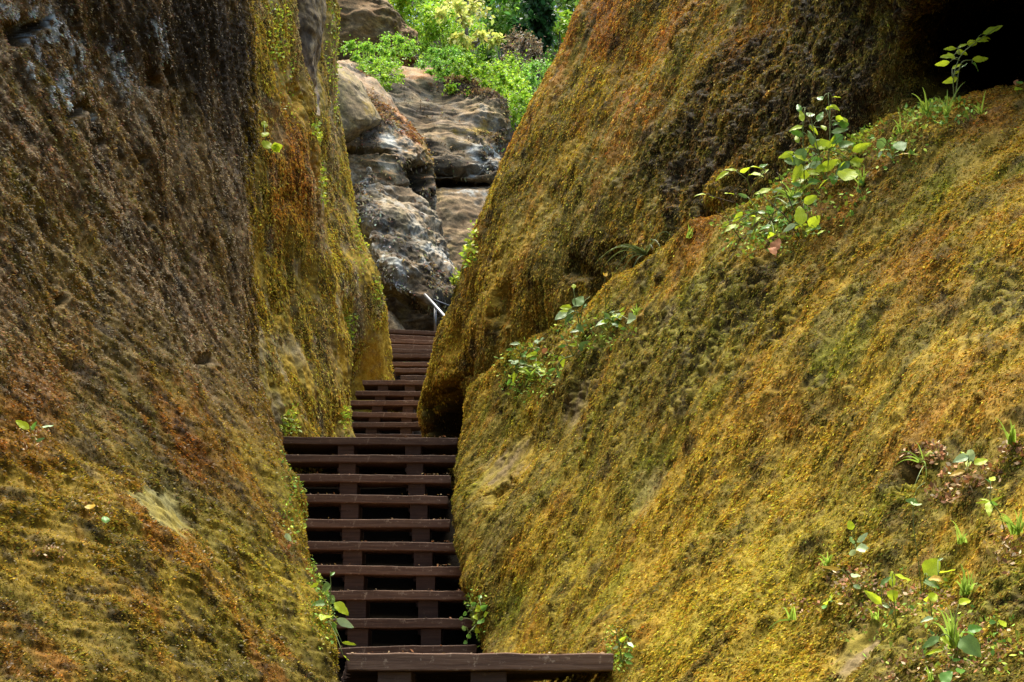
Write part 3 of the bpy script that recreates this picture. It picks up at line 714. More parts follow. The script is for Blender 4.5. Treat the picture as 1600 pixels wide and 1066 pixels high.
def board_mesh(L_, D, T, seed, nx=36):
    """Rounded, slightly warped plank: x along its length, y its depth (front at 0), z its top at 0."""
    rg = np.random.default_rng(seed)
    e = min(0.004, T * 0.1)
    sec = np.array([(0, -T + e), (e, -T), (D - e, -T), (D, -T + e), (D, -e), (D - e, 0), (e, 0), (e * 0.3, -e * 0.3), (0, -e)])
    xs = np.linspace(-L_ / 2, L_ / 2, nx)
    wob = np.convolve(rg.normal(0, 1, nx + 8), np.ones(9) / 9, 'valid') * 0.0035
    wob2 = np.convolve(rg.normal(0, 1, nx + 2), np.ones(3) / 3, 'valid') * 0.0022
    k = len(sec)
    V = np.zeros((nx, k, 3)); V[..., 0] = xs[:, None]; V[..., 1] = sec[None, :, 0]; V[..., 2] = sec[None, :, 1]
    V[..., 2] += wob[:, None]
    V[:, [0, 1, 7, 8], 1] += wob2[:, None]; V[:, 6:, 2] += wob2[::-1, None] * 0.8
    V[0, :, 0] += rg.normal(0, 0.004, k); V[-1, :, 0] += rg.normal(0, 0.004, k)
    q = grid_quads(nx, k, True)
    i0 = np.arange(k); base = (nx - 1) * k
    t = np.concatenate([np.stack([np.zeros(k - 2, int), i0[1:-1], i0[2:]], -1), np.stack([np.full(k - 2, base), base + i0[2:], base + i0[1:-1]], -1)])
    return V, q, t

SEED = [100]
def board(name, parent, pl, pr, D, T, mat=None):
    """Plank whose front top edge runs from pl to pr."""
    SEED[0] += 1
    pl, pr = Vector(pl), Vector(pr)
    V, q, t = board_mesh((pr - pl).length, D, T, SEED[0])
    o = np_mesh(name, V, q, mat or M_WOOD, parent=parent, tris=t, smooth=False)
    x = (pr - pl).normalized(); z = Vector((0, 0, 1)); y = z.cross(x).normalized(); z = x.cross(y)
    M = Matrix((x, y, z)).transposed().to_4x4(); M.translation = (pl + pr) / 2
    o.matrix_local = Matrix.Translation(-parent.location) @ M if parent else M
    return o

def flight(label, treads, xs_l, xs_r, strings, tread_w=0.235, T=0.055, drop=0.32, planks=(), down=0.5):
    """treads: (z, Y) from the top down; xs_l / xs_r their ends; strings: per stringer (x at top, x at bottom, width)."""
    root = empty("wooden_staircase", (float((xs_l[-1] + xs_r[-1]) / 2), float(treads[-1][1]), float(treads[-1][0] - drop)))
    tag(root, label, "staircase", "flights of the wooden stairs")
    n = len(treads)
    for k, (z, Y) in enumerate(treads):
        j = RNG.normal(0, 0.004, 2)
        board("tread", root, (xs_l[k], Y + j[0], z + j[1]), (xs_r[k], Y - j[0], z - j[1] * 2), tread_w, T)
    for z, x0, x1, y0, y1 in planks:
        Y = y0; 
        while Y < y1:
            f = (Y - y0) / (y1 - y0)
            board("landing_plank", root, (x0[0] + (x0[1] - x0[0]) * f, Y, z), (x1[0] + (x1[1] - x1[0]) * f, Y, z), 0.20, T * 0.9)
            Y += 0.212
    for x0, x1, wd in strings:
        Vs, qs = [], []
        for k, (z, Y) in enumerate(treads):
            f = k / max(n - 1, 1); x = x0 + (x1 - x0) * f
            zb = (treads[k + 1][0] - T - 0.02) if k + 1 < n else z - T - down
            hw = wd / 2 + 0.001 * (k % 2)
            za, ya, yb = z - T - 0.001, Y + 0.035, Y + 0.30
            b = np.array([(x - hw, ya, zb), (x + hw, ya, zb), (x + hw, yb, zb), (x - hw, yb, zb), (x - hw, ya, za), (x + hw, ya, za), (x + hw, yb, za), (x - hw, yb, za)]) - np.array(root.location)
            qs.append(np.array([(0, 1, 5, 4), (1, 2, 6, 5), (2, 3, 7, 6), (3, 0, 4, 7), (4, 5, 6, 7), (3, 2, 1, 0)]) + 8 * k)
            Vs.append(b)
        np_mesh("stringer", np.concatenate(Vs), np.concatenate(qs), M_POST, parent=root, smooth=False)
    return root

def xz(px, py, Y):
    p = at(px, py, Y); return float(p[0]), float(p[2])

# main flight: ten treads under the landing
pys = [683, 711, 741, 773, 811, 846, 883, 923, 967, 1012]
rgt = [715, 712, 703, 700, 702, 715, 722, 735, 741, 744]
Ys = np.linspace(10.6, 8.3, 10)
tr = [(xz(600, py, Y)[1], Y) for py, Y in zip(pys, Ys)]
xr = np.array([xz(a, b, Y)[0] for a, b, Y in zip(rgt, pys, Ys)])
xl = np.array([xz(440, 683, 10.6)[0]] + [x - 1.25 for x in xr[1:]])
st1 = (xz(540, 690, 10.6)[0], xz(562, 1000, 8.3)[0], 0.120); st2 = (xz(645, 690, 10.6)[0], xz(678, 1000, 8.3)[0], 0.118)
flight("dark brown main flight of ten open treads in the middle of the gorge", tr, xl, xr, [st1, st2],
       planks=[(tr[0][0], (-1.75, -1.35), (-0.42, -0.75), 10.84, 13.2)])
# lower landing: wide front board close to the camera with two posts under it
YL = 4.62
zl = xz(700, 1021, YL)[1]
xL, xR = xz(541, 1021, YL)[0], xz(957, 1021, YL)[0]
flight("wide front board of the lowest landing with two posts beneath it", [(zl, YL)], [xL], [xR], [(xz(615, 1050, YL)[0], 0, 0.105), (xz(763, 1050, YL)[0], 0, 0.113)],
       tread_w=0.2, T=0.054, planks=[(zl - 0.004, (xL - 0.02, -0.95), (xR - 0.03, -0.36), YL + 0.212, 8.2)], down=0.75, drop=0.8)
# second flight
Y2 = np.linspace(15.7, 14.7, 5)
p2 = [594, 611, 626, 644, 660]; l2 = [567, 556, 545, 541, 542]
tr2 = [(xz(600, a, Y)[1], Y) for a, Y in zip(p2, Y2)]
dz = (tr2[0][0] - tr2[-1][0]) / 4
xl2 = [xz(a, b, Y)[0] for a, b, Y in zip(l2, p2, Y2)]; xr2 = [xz(662, b, Y)[0] for b, Y in zip(p2, Y2)]
for k in range(1, 6):
    tr2.append((tr2[4][0] - dz * k, 14.7 - 0.25 * k)); xl2.append(xl2[4] + 0.02 * k); xr2.append(xr2[4] + 0.03 * k)
flight("second flight of dark treads between the yellow mossed foot and the leaning rock", tr2, xl2, xr2, [(xz(598, 600, 15.7)[0], xz(575, 690, 14.7)[0] , 0.115), (xz(640, 600, 15.7)[0], xz(640, 690, 14.7)[0], 0.11)],
       planks=[(tr2[0][0], (xl2[0], xl2[0] + 0.25), (xr2[0], xr2[0]), 15.95, 17.2)], T=0.052)
# third flight, bending to the right at the top
rows3 = [(514,606,690,20.1,0.05),(522.5,606,690,19.9,0.045),(529,606,692,19.7,0.04),(537.5,606,690,19.5,0.035),(545,602,686,19.2,0.01),(553,604,684,18.95,0),(565.6,611,682,18.7,0),(575.5,617,680,18.45,0),(586.8,626,678,18.2,0)]
root = empty("wooden_staircase", (-1.3, 18.2, 4.0)); tag(root, "highest and farthest flight of narrow steps, beside the metal handrail", "staircase", "flights of the wooden stairs")
for py, a, b, Y, tilt in rows3:
    x0, z0 = xz(a, py, Y); x1, _ = xz(b, py, Y)
    board("tread", root, (x0, Y, z0), (x1, Y - tilt, z0 - tilt * 1.1), 0.22, 0.056)
for px in (618, 662):
    Vs, qs = [], []
    for k, (py, a, b, Y, tilt) in enumerate(rows3):
        x, z = xz(px, py, Y); x = xz(px, 550, 19.2)[0]; hw = 0.055 + 0.001 * (k % 2)
        za, zb, ya, yb = z - 0.11, z - 0.32, Y + 0.05, Y + 0.27
        Vs.append(np.array([(x - hw, ya, zb), (x + hw, ya, zb), (x + hw, yb, zb), (x - hw, yb, zb), (x - hw, ya, za), (x + hw, ya, za), (x + hw, yb, za), (x - hw, yb, za)]) - np.array(root.location))
        qs.append(np.array([(0, 1, 5, 4), (1, 2, 6, 5), (2, 3, 7, 6), (3, 0, 4, 7), (4, 5, 6, 7), (3, 2, 1, 0)]) + 8 * k)
    np_mesh("stringer", np.concatenate(Vs), np.concatenate(qs), M_POST, parent=root, smooth=False)

# handrail
def tube(pts, rad, k=8):
    pts = np.array(pts, float); n = len(pts)
    rad = np.broadcast_to(rad, (n,))
    t = unit(np.gradient(pts, axis=0)) if n > 1 else None
    ref = np.array([0.31, 0.2, 0.93]); a = unit(np.cross(t, ref)); b = np.cross(t, a)
    an = np.linspace(0, 2 * math.pi, k, endpoint=False)
    V = pts[:, None] + rad[:, None, None] * (np.cos(an)[None, :, None] * a[:, None] + np.sin(an)[None, :, None] * b[:, None])
    q = grid_quads(n, k, True)
    i = np.arange(1, k - 1)
    t3 = np.concatenate([np.stack([0 * i, i, i + 1], -1), np.stack([0 * i + (n - 1) * k, (n - 1) * k + i + 1, (n - 1) * k + i], -1)])
    return V.reshape(-1, 3), q, t3

def join(parts):
    V, Q, T, o = [], [], [], 0
    for v, q, t in parts:
        V.append(v); Q.append(q + o); T.append(t + o); o += len(v)
    return np.concatenate(V), np.concatenate(Q), np.concatenate(T)

m, N, L, B = new_mat("galvanised_steel")
B.inputs["Metallic"].default_value = 0.8; B.inputs["Roughness"].default_value = 0.45
n1 = N.new("ShaderNodeTexNoise"); n1.inputs["Scale"].default_value = 30; cr = N.new("ShaderNodeValToRGB")
cr.color_ramp.elements[0].color = (0.10, 0.10, 0.10, 1); cr.color_ramp.elements[1].color = (0.25, 0.25, 0.24, 1)
L.new(n1.outputs["Fac"], cr.inputs["Fac"]); L.new(cr.outputs["Color"], B.inputs["Base Color"])
M_STEEL = m
hb = at(680, 517, 19.9)
hr = tag(empty("handrail", hb), "grey metal handrail at the top of the stairs", "handrail")
for nm, pts, r_ in [("rail", [at(664, 461, 20.6), at(678, 476, 20.2), at(694, 494, 19.8), at(704, 506, 19.6)], 0.024),
                    ("lower_rail", [at(667, 464, 20.8), at(684, 471, 20.9), at(704, 479, 21.0)], 0.014),
                    ("post", [at(680, 480, 20.15), at(680, 522, 20.15)], 0.02)]:
    v, q, t = tube(np.array(pts) - hb, r_, 10)
    np_mesh(nm, v, q, M_STEEL, parent=hr, tris=t)

# ------------------------------------------------------------------ background vegetation
M_LEAF = leafy_material("shrub_leaves", attr="pigment", trans=0.45, rough=0.5, spec=0.3)
M_BARK = rock_material("bark", scale=20); 
m, N, L, B = new_mat("grey_brown_bark")
n1 = N.new("ShaderNodeTexNoise"); n1.inputs["Scale"].default_value = 12; cr = N.new("ShaderNodeValToRGB")
cr.color_ramp.elements[0].color = (0.07, 0.055, 0.04, 1); cr.color_ramp.elements[1].color = (0.28, 0.24, 0.19, 1)
L.new(n1.outputs["Fac"], cr.inputs["Fac"]); L.new(cr.outputs["Color"], B.inputs["Base Color"]); B.inputs["Roughness"].default_value = 0.9
M_BARK = m
BRIGHT = np.array([0.26, 0.42, 0.03]); MID = np.array([0.13, 0.26, 0.03]); PALE = np.array([0.55, 0.60, 0.13]); IVY = np.array([0.030, 0.085, 0.018]); DRY = np.array([0.16, 0.12, 0.06])

def leaf_cloud(centers, radii, n, size, color, jit=0.3, up=0.6, flat=1.0):
    """n small pointed leaves spread through several clumps."""
    centers = np.array(centers); radii = np.array(radii)
    w = radii ** 2; k = RNG.choice(len(centers), n, p=w / w.sum())
    d = unit(RNG.normal(0, 1, (n, 3))); rr = radii[k] * np.abs(RNG.normal(0, 0.75, n))
    d[:, 2] *= flat
    P = centers[k] + d * rr[:, None]
    keep = vnoise(P / (radii.mean() * 0.7) + 9) > -0.25
    P = P[keep]; n = len(P); d = d[keep]
    dirv = unit(d * 0.5 + RNG.normal(0, 1, (n, 3)) * 0.7 + np.array([0, 0, -0.3]))
    nv = unit(RNG.normal(0, 0.6, (n, 3)) + np.array([0, -0.25, up]))
    wv = unit(np.cross(dirv, nv)); s = size * RNG.uniform(0.6, 1.3, (n, 1))
    b = P; mid = P + dirv * s * 0.45; tip = P + dirv * s - np.array([0, 0, 0.15]) * s
    V = np.stack([b, mid + wv * s * 0.3, tip, mid - wv * s * 0.3], 1)
    c = color * np.exp(RNG.normal(0, jit, (n, 1))) * np.exp(RNG.normal(0, 0.1, (n, 3)))
    return V, np.clip(np.repeat(c, 4, 0), 0.005, 0.75)

def clumps(px, py, rx, ry, Y, m, depth=1.0, rel=0.38):
    out, rad = [], []
    for _ in range(m):
        a, r_ = RNG.uniform(0, 6.283), math.sqrt(RNG.random())
        out.append(at(px + rx * r_ * math.cos(a), py + ry * r_ * math.sin(a), Y + RNG.uniform(-depth, depth)))
        rad.append(min(rx, ry) * rel * RNG.uniform(0.7, 1.4) * Y / F)
    return np.array(out), np.array(rad)

def shrub(name, cat, label, px, py, rx, ry, Y, n, size, color, m=16, group=None, stems=4, jit=0.3, depth=1.0, rel=0.38, ground_py=None, bark=None):
    cs, rs = clumps(px, py, rx, ry, Y, m, depth, rel)
    base = at(px, (ground_py or py + ry * 1.1), Y)
    root = tag(empty(name, base), label, cat, group)
    V, c = leaf_cloud(cs, rs, n, size, color, jit)
    np_mesh("foliage", V - base, np.arange(len(V) * 4).reshape(-1, 4), M_LEAF, parent=root, attrs={"pigment": c}, smooth=False)
    parts = []
    order = RNG.permutation(len(cs))[:stems]
    for j in order:
        p0 = base + RNG.normal(0, 0.05, 3); p1 = cs[j]; s = np.linspace(0, 1, 6)[:, None]
        pts = p0 + (p1 - p0) * s + np.array([0, 0, 0.12]) * np.sin(s * 3.14) * np.linalg.norm(p1 - p0) + RNG.normal(0, 0.02, (6, 3))
        parts.append(tube(pts - base, np.linspace(0.03, 0.008, 6) * (Y / 30), 6))
    if parts:
        v, q, t = join(parts)
        np_mesh("stem", v, q, M_BARK, parent=root, tris=t)
    return root

G = "bright bushes on the hillside"
SH = [("airy lime bush at the very top edge above the earthy outcrop", 630,-20,60,40,34.5,2600,0.16,BRIGHT*0.9),
      ("bright green bush at the top centre beside the earthy outcrop", 655,20,52,46,31.5,3200,0.16,BRIGHT),
      ("tall bright green bush left of the slender grey trunks", 700,55,46,48,32,2800,0.16,BRIGHT),
      ("small yellow green bush under the earthy outcrop", 592,84,56,26,27.5,2600,0.11,BRIGHT*np.array([0.8,0.9,1])),
      ("low green plants trailing down behind the squarish block", 590,118,36,18,26,1300,0.10,BRIGHT*0.8),
      ("loose green bush above the middle of the broad slab", 690,98,34,20,28.3,1300,0.12,MID*1.3),
      ("leafy lime bush above the right shoulder of the broad slab", 735,118,46,30,28.5,2600,0.14,BRIGHT),
      ("lime bush between the broad slab and the dark ivy tree", 785,125,36,34,31.5,1900,0.14,BRIGHT*0.9),
      ("low lime plants at the right end of the broad slab", 800,160,26,36,28.6,1800,0.14,BRIGHT*1.1),
      ("green bush touching the edge of the leaning rock", 838,135,26,36,30.5,1500,0.14,MID*1.3)]
for lab, px, py, rx, ry, Y, n, s, c in SH:
    shrub("bush", "bush", lab, px, py, rx * 1.1, ry * 1.1, Y, int(n * 3.6), s * 0.48, c * 1.1, group=G, m=46, rel=0.26)
shrub("bush", "bush", "pale yellow leaved bush at the top edge by the slender trunks", 722, 8, 40, 26, 29, 1200, 0.13, PALE, m=20)
shrub("bush", "bush", "pale yellow leafy branch spreading below the slender trunks", 745, 60, 40, 10, 29, 700, 0.13, PALE, m=18)
shrub("tree", "tree", "dark ivy covered tree near the edge of the leaning rock", 838, 30, 26, 62, 38, 5200, 0.20, IVY, m=30, jit=0.45, stems=3, ground_py=130)
shrub("tree", "tree", "mid green loose tree filling the slope left of the ivy tree", 785, 25, 50, 50, 41, 4200, 0.20, MID*1.1, m=26, jit=0.4, ground_py=110)
shrub("bush", "bush", "tangled brown thicket of dry twigs under the ivy tree", 812, 92, 30, 36, 36, 6000, 0.09, DRY, m=24, stems=16)
shrub("tree", "tree", "light green tree against the sky beside the ivy tree", 880, 55, 22, 50, 43, 1500, 0.20, BRIGHT*0.8, m=14, ground_py=140)
shrub("bush", "bush", "dark green bush under the slender trunks", 745, 85, 26, 30, 35, 1500, 0.16, MID*0.7, m=12)
for px, p0, p1, Y, lab in [(733, -60, 62, 31, "taller of two slender pale trunks behind the bright bushes"), (716, -40, 58, 33, "shorter bent trunk left of the slender pale trunk")]:
    base = at(px, p1, Y); s = np.linspace(0, 1, 10)
    pts = np.stack([at(px + 4 * math.sin(5 * k + px), p1 + (p0 - p1) * k, Y) for k in s])
    root = tag(empty("tree", base), lab, "tree")
    v, q, t = tube(pts - base, np.linspace(0.05, 0.03, 10), 8)
    np_mesh("trunk", v, q, M_BARK, parent=root, tris=t)
    br = [tube(np.stack([pts[k], pts[k] + np.array([sx * 0.4, 0, 0.25]), pts[k] + np.array([sx * 0.8, 0.1, 0.35])]) - base, [0.02, 0.014, 0.006], 6) for k, sx in ((4, 1), (6, -1), (8, 1))]
    v, q, t = join(br); np_mesh("branch", v, q, M_BARK, parent=root, tris=t)

# undergrowth on the hillside and the wood beyond (masses nobody could count)
k = 26000
ux = RNG.uniform(-14, 8, k); uy = RNG.uniform(27, 52, k)
uz = np.interp(uy, *zip(*gy)) + np.maximum(np.abs(ux) - 4, 0) * 0.06 * np.clip(uy / 20, 0, 1.5)
cs = np.stack([ux, uy, uz + 0.25], -1)
V, c = leaf_cloud(cs[::12], np.full(len(cs[::12]), 0.5), k, 0.17, MID, jit=0.45)
o = np_mesh("undergrowth", V, np.arange(len(V) * 4).reshape(-1, 4), M_LEAF, attrs={"pigment": c}, smooth=False)
tag(o, "green undergrowth covering the hillside behind the boulders", "undergrowth", kind="stuff")
ws = []
for _ in range(260):
    x = RNG.uniform(-16, 14); y = RNG.uniform(46, 60)
    ws.append((x, y, np.interp(y, *zip(*gy)) + RNG.uniform(0.5, 7 if x < 1.5 else 2.0)))
V, c = leaf_cloud(np.array(ws), RNG.uniform(0.8, 1.7, 260), 52000, 0.26, MID * 0.55, jit=0.5)
o = np_mesh("woodland", V, np.arange(len(V) * 4).reshape(-1, 4), M_LEAF, attrs={"pigment": c}, smooth=False)
tag(o, "dark wood on the crest of the hill beyond", "woodland", kind="stuff")

# ------------------------------------------------------------------ plants on the rocks
LM = {'y': leafy_material("sunlit_leaf", color=(0.48, 0.60, 0.03), trans=0.5, rough=0.45, spec=0.3, vary=0.22, scale=30),  # light shining through the leaf put into this yellow green
      'g': leafy_material("green_leaf", color=(0.14, 0.30, 0.04), trans=0.4, rough=0.4, spec=0.4, vary=0.25, scale=30),
      'b': leafy_material("bluish_leaf", color=(0.15, 0.25, 0.06), trans=0.35, rough=0.5, spec=0.2, vary=0.2, scale=30),  # cooler green standing in for sky reflected off leaf tops
      'w': leafy_material("pale_leaf", color=(0.40, 0.52, 0.24), trans=0.3, rough=0.45, spec=0.4, vary=0.15, scale=30),  # white sky reflection put into the pale colour
      'o': leafy_material("yellowing_leaf", color=(0.52, 0.33, 0.03), trans=0.4, rough=0.5, spec=0.3, vary=0.25, scale=30),
      'r': leafy_material("dead_leaf", color=(0.40, 0.17, 0.07), trans=0.25, rough=0.7, spec=0.2, vary=0.35, scale=30)}
M_STEM = leafy_material("green_stem", color=(0.16, 0.20, 0.05), trans=0.0, rough=0.6, vary=0.3, scale=10)
M_TWIG = leafy_material("brown_twig", color=(0.07, 0.045, 0.025), trans=0.0, rough=0.8, vary=0.3, scale=10)
M_BLADE = leafy_material("grass_blade", color=(0.26, 0.38, 0.05), trans=0.45, rough=0.45, spec=0.35, vary=0.3, scale=12)
M_BLADEDK = leafy_material("dull_grass_blade", color=(0.13, 0.17, 0.05), trans=0.3, rough=0.5, spec=0.3, vary=0.3, scale=12)

def leaf_mesh(name, width, mat, fold=0.25, curl=0.22, seed=0, blunt=0.75, lobes=0):
    rg = np.random.default_rng(seed)
    s = np.linspace(0, 1, 11); c = np.linspace(-1, 1, 7)
    prof = np.sin(np.pi * s ** blunt) ** 0.85; prof[0] = 0.03; prof[-1] = 0.0
    prof = prof * (1 + 0.06 * rg.normal(0, 1, 11))
    if lobes: prof = prof * (1 + 0.35 * np.cos(s * math.pi * 2 * lobes))
    X = np.repeat(s[:, None], 7, 1); Yv = c[None] * prof[:, None] * width / 2
    Z = np.abs(Yv) * fold - curl * X ** 2 + 0.025 * np.sin(X * 14 + rg.uniform(0, 6)) * np.abs(c[None]) + 0.1 * curl
    me = np_mesh(name, np.stack([X, Yv, Z], -1), grid_quads(11, 7), mat)
    d = me.data
    bpy.data.objects.remove(me)
    return d

LEAFMESH = {}
def leaf_data(kind, w, var):
    key = (kind, round(w * 5) / 5, var)
    if key not in LEAFMESH:
        LEAFMESH[key] = leaf_mesh("leaf", max(key[1], 0.2), LM[kind], fold=(0.2, 0.35, 0.1)[var], curl=(0.15, 0.35, 0.05)[var], seed=var + 3)
    return LEAFMESH[key]

def surf_Y(rock, px, py):
    return float(spot(rock, px, py)[0][1])

def place_leaf(root, kind, p0, p1, w, face):
    """A leaf from p0 to p1; face: how far its upper side turns to the camera."""
    d = p1 - p0; L_ = np.linalg.norm(d)
    view = unit(-p0)
    nrm = view * face + np.array([0, 0, 1.0]) * (1 - face) + RNG.normal(0, 0.18, 3)
    x = d / L_; y = unit(np.cross(nrm, x)); z = np.cross(x, y)
    M = Matrix([list(x * L_), list(y * L_), list(z * L_)]).transposed().to_4x4()
    M.translation = Vector(p0 - np.array(root.location))
    o = bpy.data.objects.new("leaf", leaf_data(kind, w, int(RNG.integers(3))))
    COL.objects.link(o); o.parent = root; o.matrix_local = M
    return o

def plant(label, rock, base, stems, leaves, cat="plant", name="broadleaf_plant", group=None, twig=False, rad=0.0022, face=0.65, extra=None):
    """stems: photo polylines; leaves: (attach x, y, tip x, y, width ratio, kind[, face])."""
    if extra:
        n_, cx, cy, rx, ry, ln = extra
        leaves = list(leaves)
        for _ in range(n_):
            a_, q_ = RNG.uniform(0, 6.28), math.sqrt(RNG.random()); x_, y_ = cx + rx * q_ * math.cos(a_), cy + ry * q_ * math.sin(a_)
            b_ = RNG.uniform(-0.9, 0.9) + (0 if RNG.random() < 0.5 else 3.14); l_ = ln * RNG.uniform(0.5, 1.3)
            leaves.append((x_, y_, x_ + l_ * math.cos(b_), y_ + l_ * math.sin(b_), RNG.uniform(0.35, 0.7), 'yygyb'[int(RNG.integers(5))], RNG.uniform(0.3, 0.9)))
    bY = surf_Y(rock, *base)
    bp = at(base[0], base[1], bY)
    root = tag(empty(name, bp), label, cat, group)
    parts = []
    def lift(px, py):
        return min(bY, surf_Y(rock, px, py)) - 0.02
    for st in stems:
        st = [base] + list(st)
        pts = np.array([at(a, b, (bY if k == 0 else lift(a, b) - 0.02)) for k, (a, b) in enumerate(st)])
        s = np.linspace(0, len(pts) - 1, 4 * len(pts)); i = np.minimum(s.astype(int), len(pts) - 2); f = (s - i)[:, None]
        pts = pts[i] * (1 - f) + pts[i + 1] * f
        for _ in range(3): pts[1:-1] = (pts[:-2] + 2 * pts[1:-1] + pts[2:]) / 4
        parts.append(tube(pts - bp, np.linspace(1.2, 0.6, len(pts)) * rad * bY / 5, 6))
    allst = [np.array(q) for st in stems for q in ([base] + list(st))] or [np.array(base)]
    for lf in leaves:
        ax, ay, tx, ty, w_, k = lf[:6]; fc = lf[6] if len(lf) > 6 else face
        Y0 = lift(ax, ay) - RNG.uniform(0.0, 0.03); Y1 = float(np.clip(lift(tx, ty), Y0 - 0.05, Y0 + 0.04)) - RNG.uniform(-0.01, 0.03)
        p0, p1 = at(ax, ay, Y0), at(tx, ty, Y1)
        place_leaf(root, k, p0, p1, w_, fc)
        if stems:
            q = min(allst, key=lambda a: (a[0] - ax) ** 2 + (a[1] - ay) ** 2 + (400 if a[1] < ay - 6 else 0))
            if math.hypot(q[0] - ax, q[1] - ay) > 2.5:
                pq = at(q[0], q[1], lift(q[0], q[1]) - 0.02) if tuple(q) != tuple(base) else bp
                parts.append(tube(np.array([pq + (p0 - pq) * s + np.array([0, 0, 0.01]) * math.sin(3.1 * s) for s in np.linspace(0, 1, 5)]) - bp, rad * 0.6 * bY / 5, 5))
    if parts:
        v, q, t = join(parts)
        np_mesh("stem", v, q, M_TWIG if twig else M_STEM, parent=root, tris=t)
    return root

def grass(label, rock, base, blades, n=10, spread=26, height=40, group=None, dull=False, width=0.0035, drop=0.5):
    """A tuft: the measured blade tips plus a few shorter random ones."""
    bY = surf_Y(rock, *base); bp = at(base[0], base[1], bY)
    tips = list(blades) + [(base[0] + RNG.normal(0, spread), base[1] - height * RNG.uniform(0.25, 1.0)) for _ in range(n)]
    Vs, Qs, o_ = [], [], 0
    for tx, ty in tips:
        Yt = min(bY, surf_Y(rock, tx, ty)) - RNG.uniform(0.02, 0.06)
        p1 = at(tx, ty, Yt); m_ = 9; s = np.linspace(0, 1, m_)[:, None]
        L_ = np.linalg.norm(p1 - bp)
        b0 = bp + RNG.normal(0, 0.006, 3) * np.array([1, 0.4, 0.2])
        pts = b0 + (p1 - b0) * s + np.array([0, -0.12, 0.30 * drop]) * L_ * np.sin(s * math.pi) * (0.6 + 0.4 * s)
        side = unit(np.cross(p1 - bp, unit(-bp) + RNG.normal(0, 0.5, 3)))
        wd = width * (bY / 5) * RNG.uniform(0.6, 1.3) * np.clip(1.15 - s, 0.05, 1)
        V = np.concatenate([pts - side * wd, pts + side * wd]) - bp
        i = np.arange(m_ - 1)
        Vs.append(V); Qs.append(np.stack([i, i + 1, m_ + i + 1, m_ + i], -1) + o_); o_ += 2 * m_
    o = np_mesh("grass_tuft", np.concatenate(Vs), np.concatenate(Qs), M_BLADEDK if dull else M_BLADE)
    o.location = bp
    return tag(o, label, "grass tuft", group)

r1, r2, l1, l2, l3 = (ROCKS[k] for k in ("R1", "R2", "L1", "L2", "L3"))
plant("tall broad leaved plant at the centre of the ledge, mixing bluish and yellow leaves", r2, (1290,285), [[(1296,235),(1297,190),(1294,146)], [(1280,240),(1270,200),(1266,178)]],
      [(1298,208,1327,200,0.45,'b'),(1312,232,1335,216,0.6,'b'),(1297,230,1306,212,0.6,'y'),(1331,236,1362,224,0.4,'y'),(1329,252,1358,258,0.35,'y'),(1328,252,1305,273,0.6,'b'),(1319,283,1334,260,0.7,'y'),
       (1280,267,1311,249,0.35,'y'),(1264,262,1284,252,0.5,'w'),(1257,232,1244,259,0.75,'b'),(1268,228,1267,200,0.35,'b'),(1277,190,1286,174,0.5,'g'),(1264,196,1279,208,0.4,'y'),(1300,152,1314,151,0.5,'y'),
       (1290,170,1304,166,0.5,'y'),(1286,156,1276,151,0.6,'g'),(1298,164,1312,172,0.3,'y'),(1262,182,1272,176,0.8,'w'),(1300,196,1314,190,0.4,'g'),(1290,205,1283,192,0.5,'y')], extra=(12, 1300, 232, 44, 52, 22))
plant("yellow green leafy plant leaning left of the tall ledge plant", r2, (1257,302), [[(1256,260),(1254,206),(1258,168)]],
      [(1240,238,1216,247,0.5,'y'),(1258,258,1236,281,0.6,'y'),(1248,224,1242,209,0.5,'y'),(1255,190,1250,172,0.35,'y'),(1262,268,1282,272,0.4,'y'),(1252,290,1236,286,0.4,'g'),(1262,284,1284,284,0.5,'g'),(1248,246,1238,240,0.6,'g'),(1256,200,1244,196,0.4,'y'),(1252,176,1244,160,0.4,'g')], extra=(12, 1250, 240, 26, 66, 20))
plant("low plant with large oval yellow green leaves below the tall ledge plant", r2, (1256,372), [[(1254,352)], [(1262,352)]],
      [(1252,352,1249,320,0.65,'y',0.9),(1264,354,1281,338,0.9,'y',0.85),(1262,360,1280,352,0.5,'g'),(1243,350,1223,362,0.45,'w'),(1244,350,1256,354,0.5,'y'),(1256,318,1277,305,0.6,'y',0.8),(1262,316,1277,312,0.5,'w')], extra=(7, 1262, 358, 26, 14, 15))
plant("compound sprig of pale lime leaflets reaching left from the ledge", r2, (1172,300), [[(1168,280),(1150,268)], [(1182,280),(1196,268)]],
      [(1139,269,1117,278,0.5,'y',0.5),(1152,267,1133,263,0.45,'y',0.5),(1156,269,1171,263,0.45,'y',0.5),(1170,275,1190,268,0.4,'y',0.5),(1189,273,1201,263,0.5,'y',0.5),(1172,262,1192,259,0.4,'y',0.5),(1186,262,1199,256,0.3,'g',0.5)])
plant("small lime sprig low on the dark rock, leftmost of the ledge plants", r2, (1150,318), [[(1134,304)], [(1110,306)]], [(1103,305,1086,302,0.45,'y',0.4),(1132,303,1147,301,0.35,'y',0.4),(1108,307,1116,309,0.5,'y',0.4)], twig=True)
plant("spreading plant of small pale and green leaves under the compound sprig", r2, (1205,345), [[(1200,330)], [(1212,310),(1222,295)], [(1184,332)]],
      [(1222,293,1206,301,0.45,'w'),(1205,295,1178,303,0.3,'y'),(1168,308,1153,303,0.3,'b'),(1196,333,1180,330,0.5,'w'),(1206,334,1199,321,0.9,'g',0.85),(1188,340,1174,348,0.4,'y'),(1150,350,1132,362,0.4,'y'),(1160,352,1176,346,0.4,'g'),(1212,344,1222,336,0.6,'g'),(1176,360,1166,366,0.5,'w'),(1190,368,1204,362,0.4,'g'),(1130,352,1140,346,0.4,'y')], extra=(9, 1196, 338, 44, 34, 18))
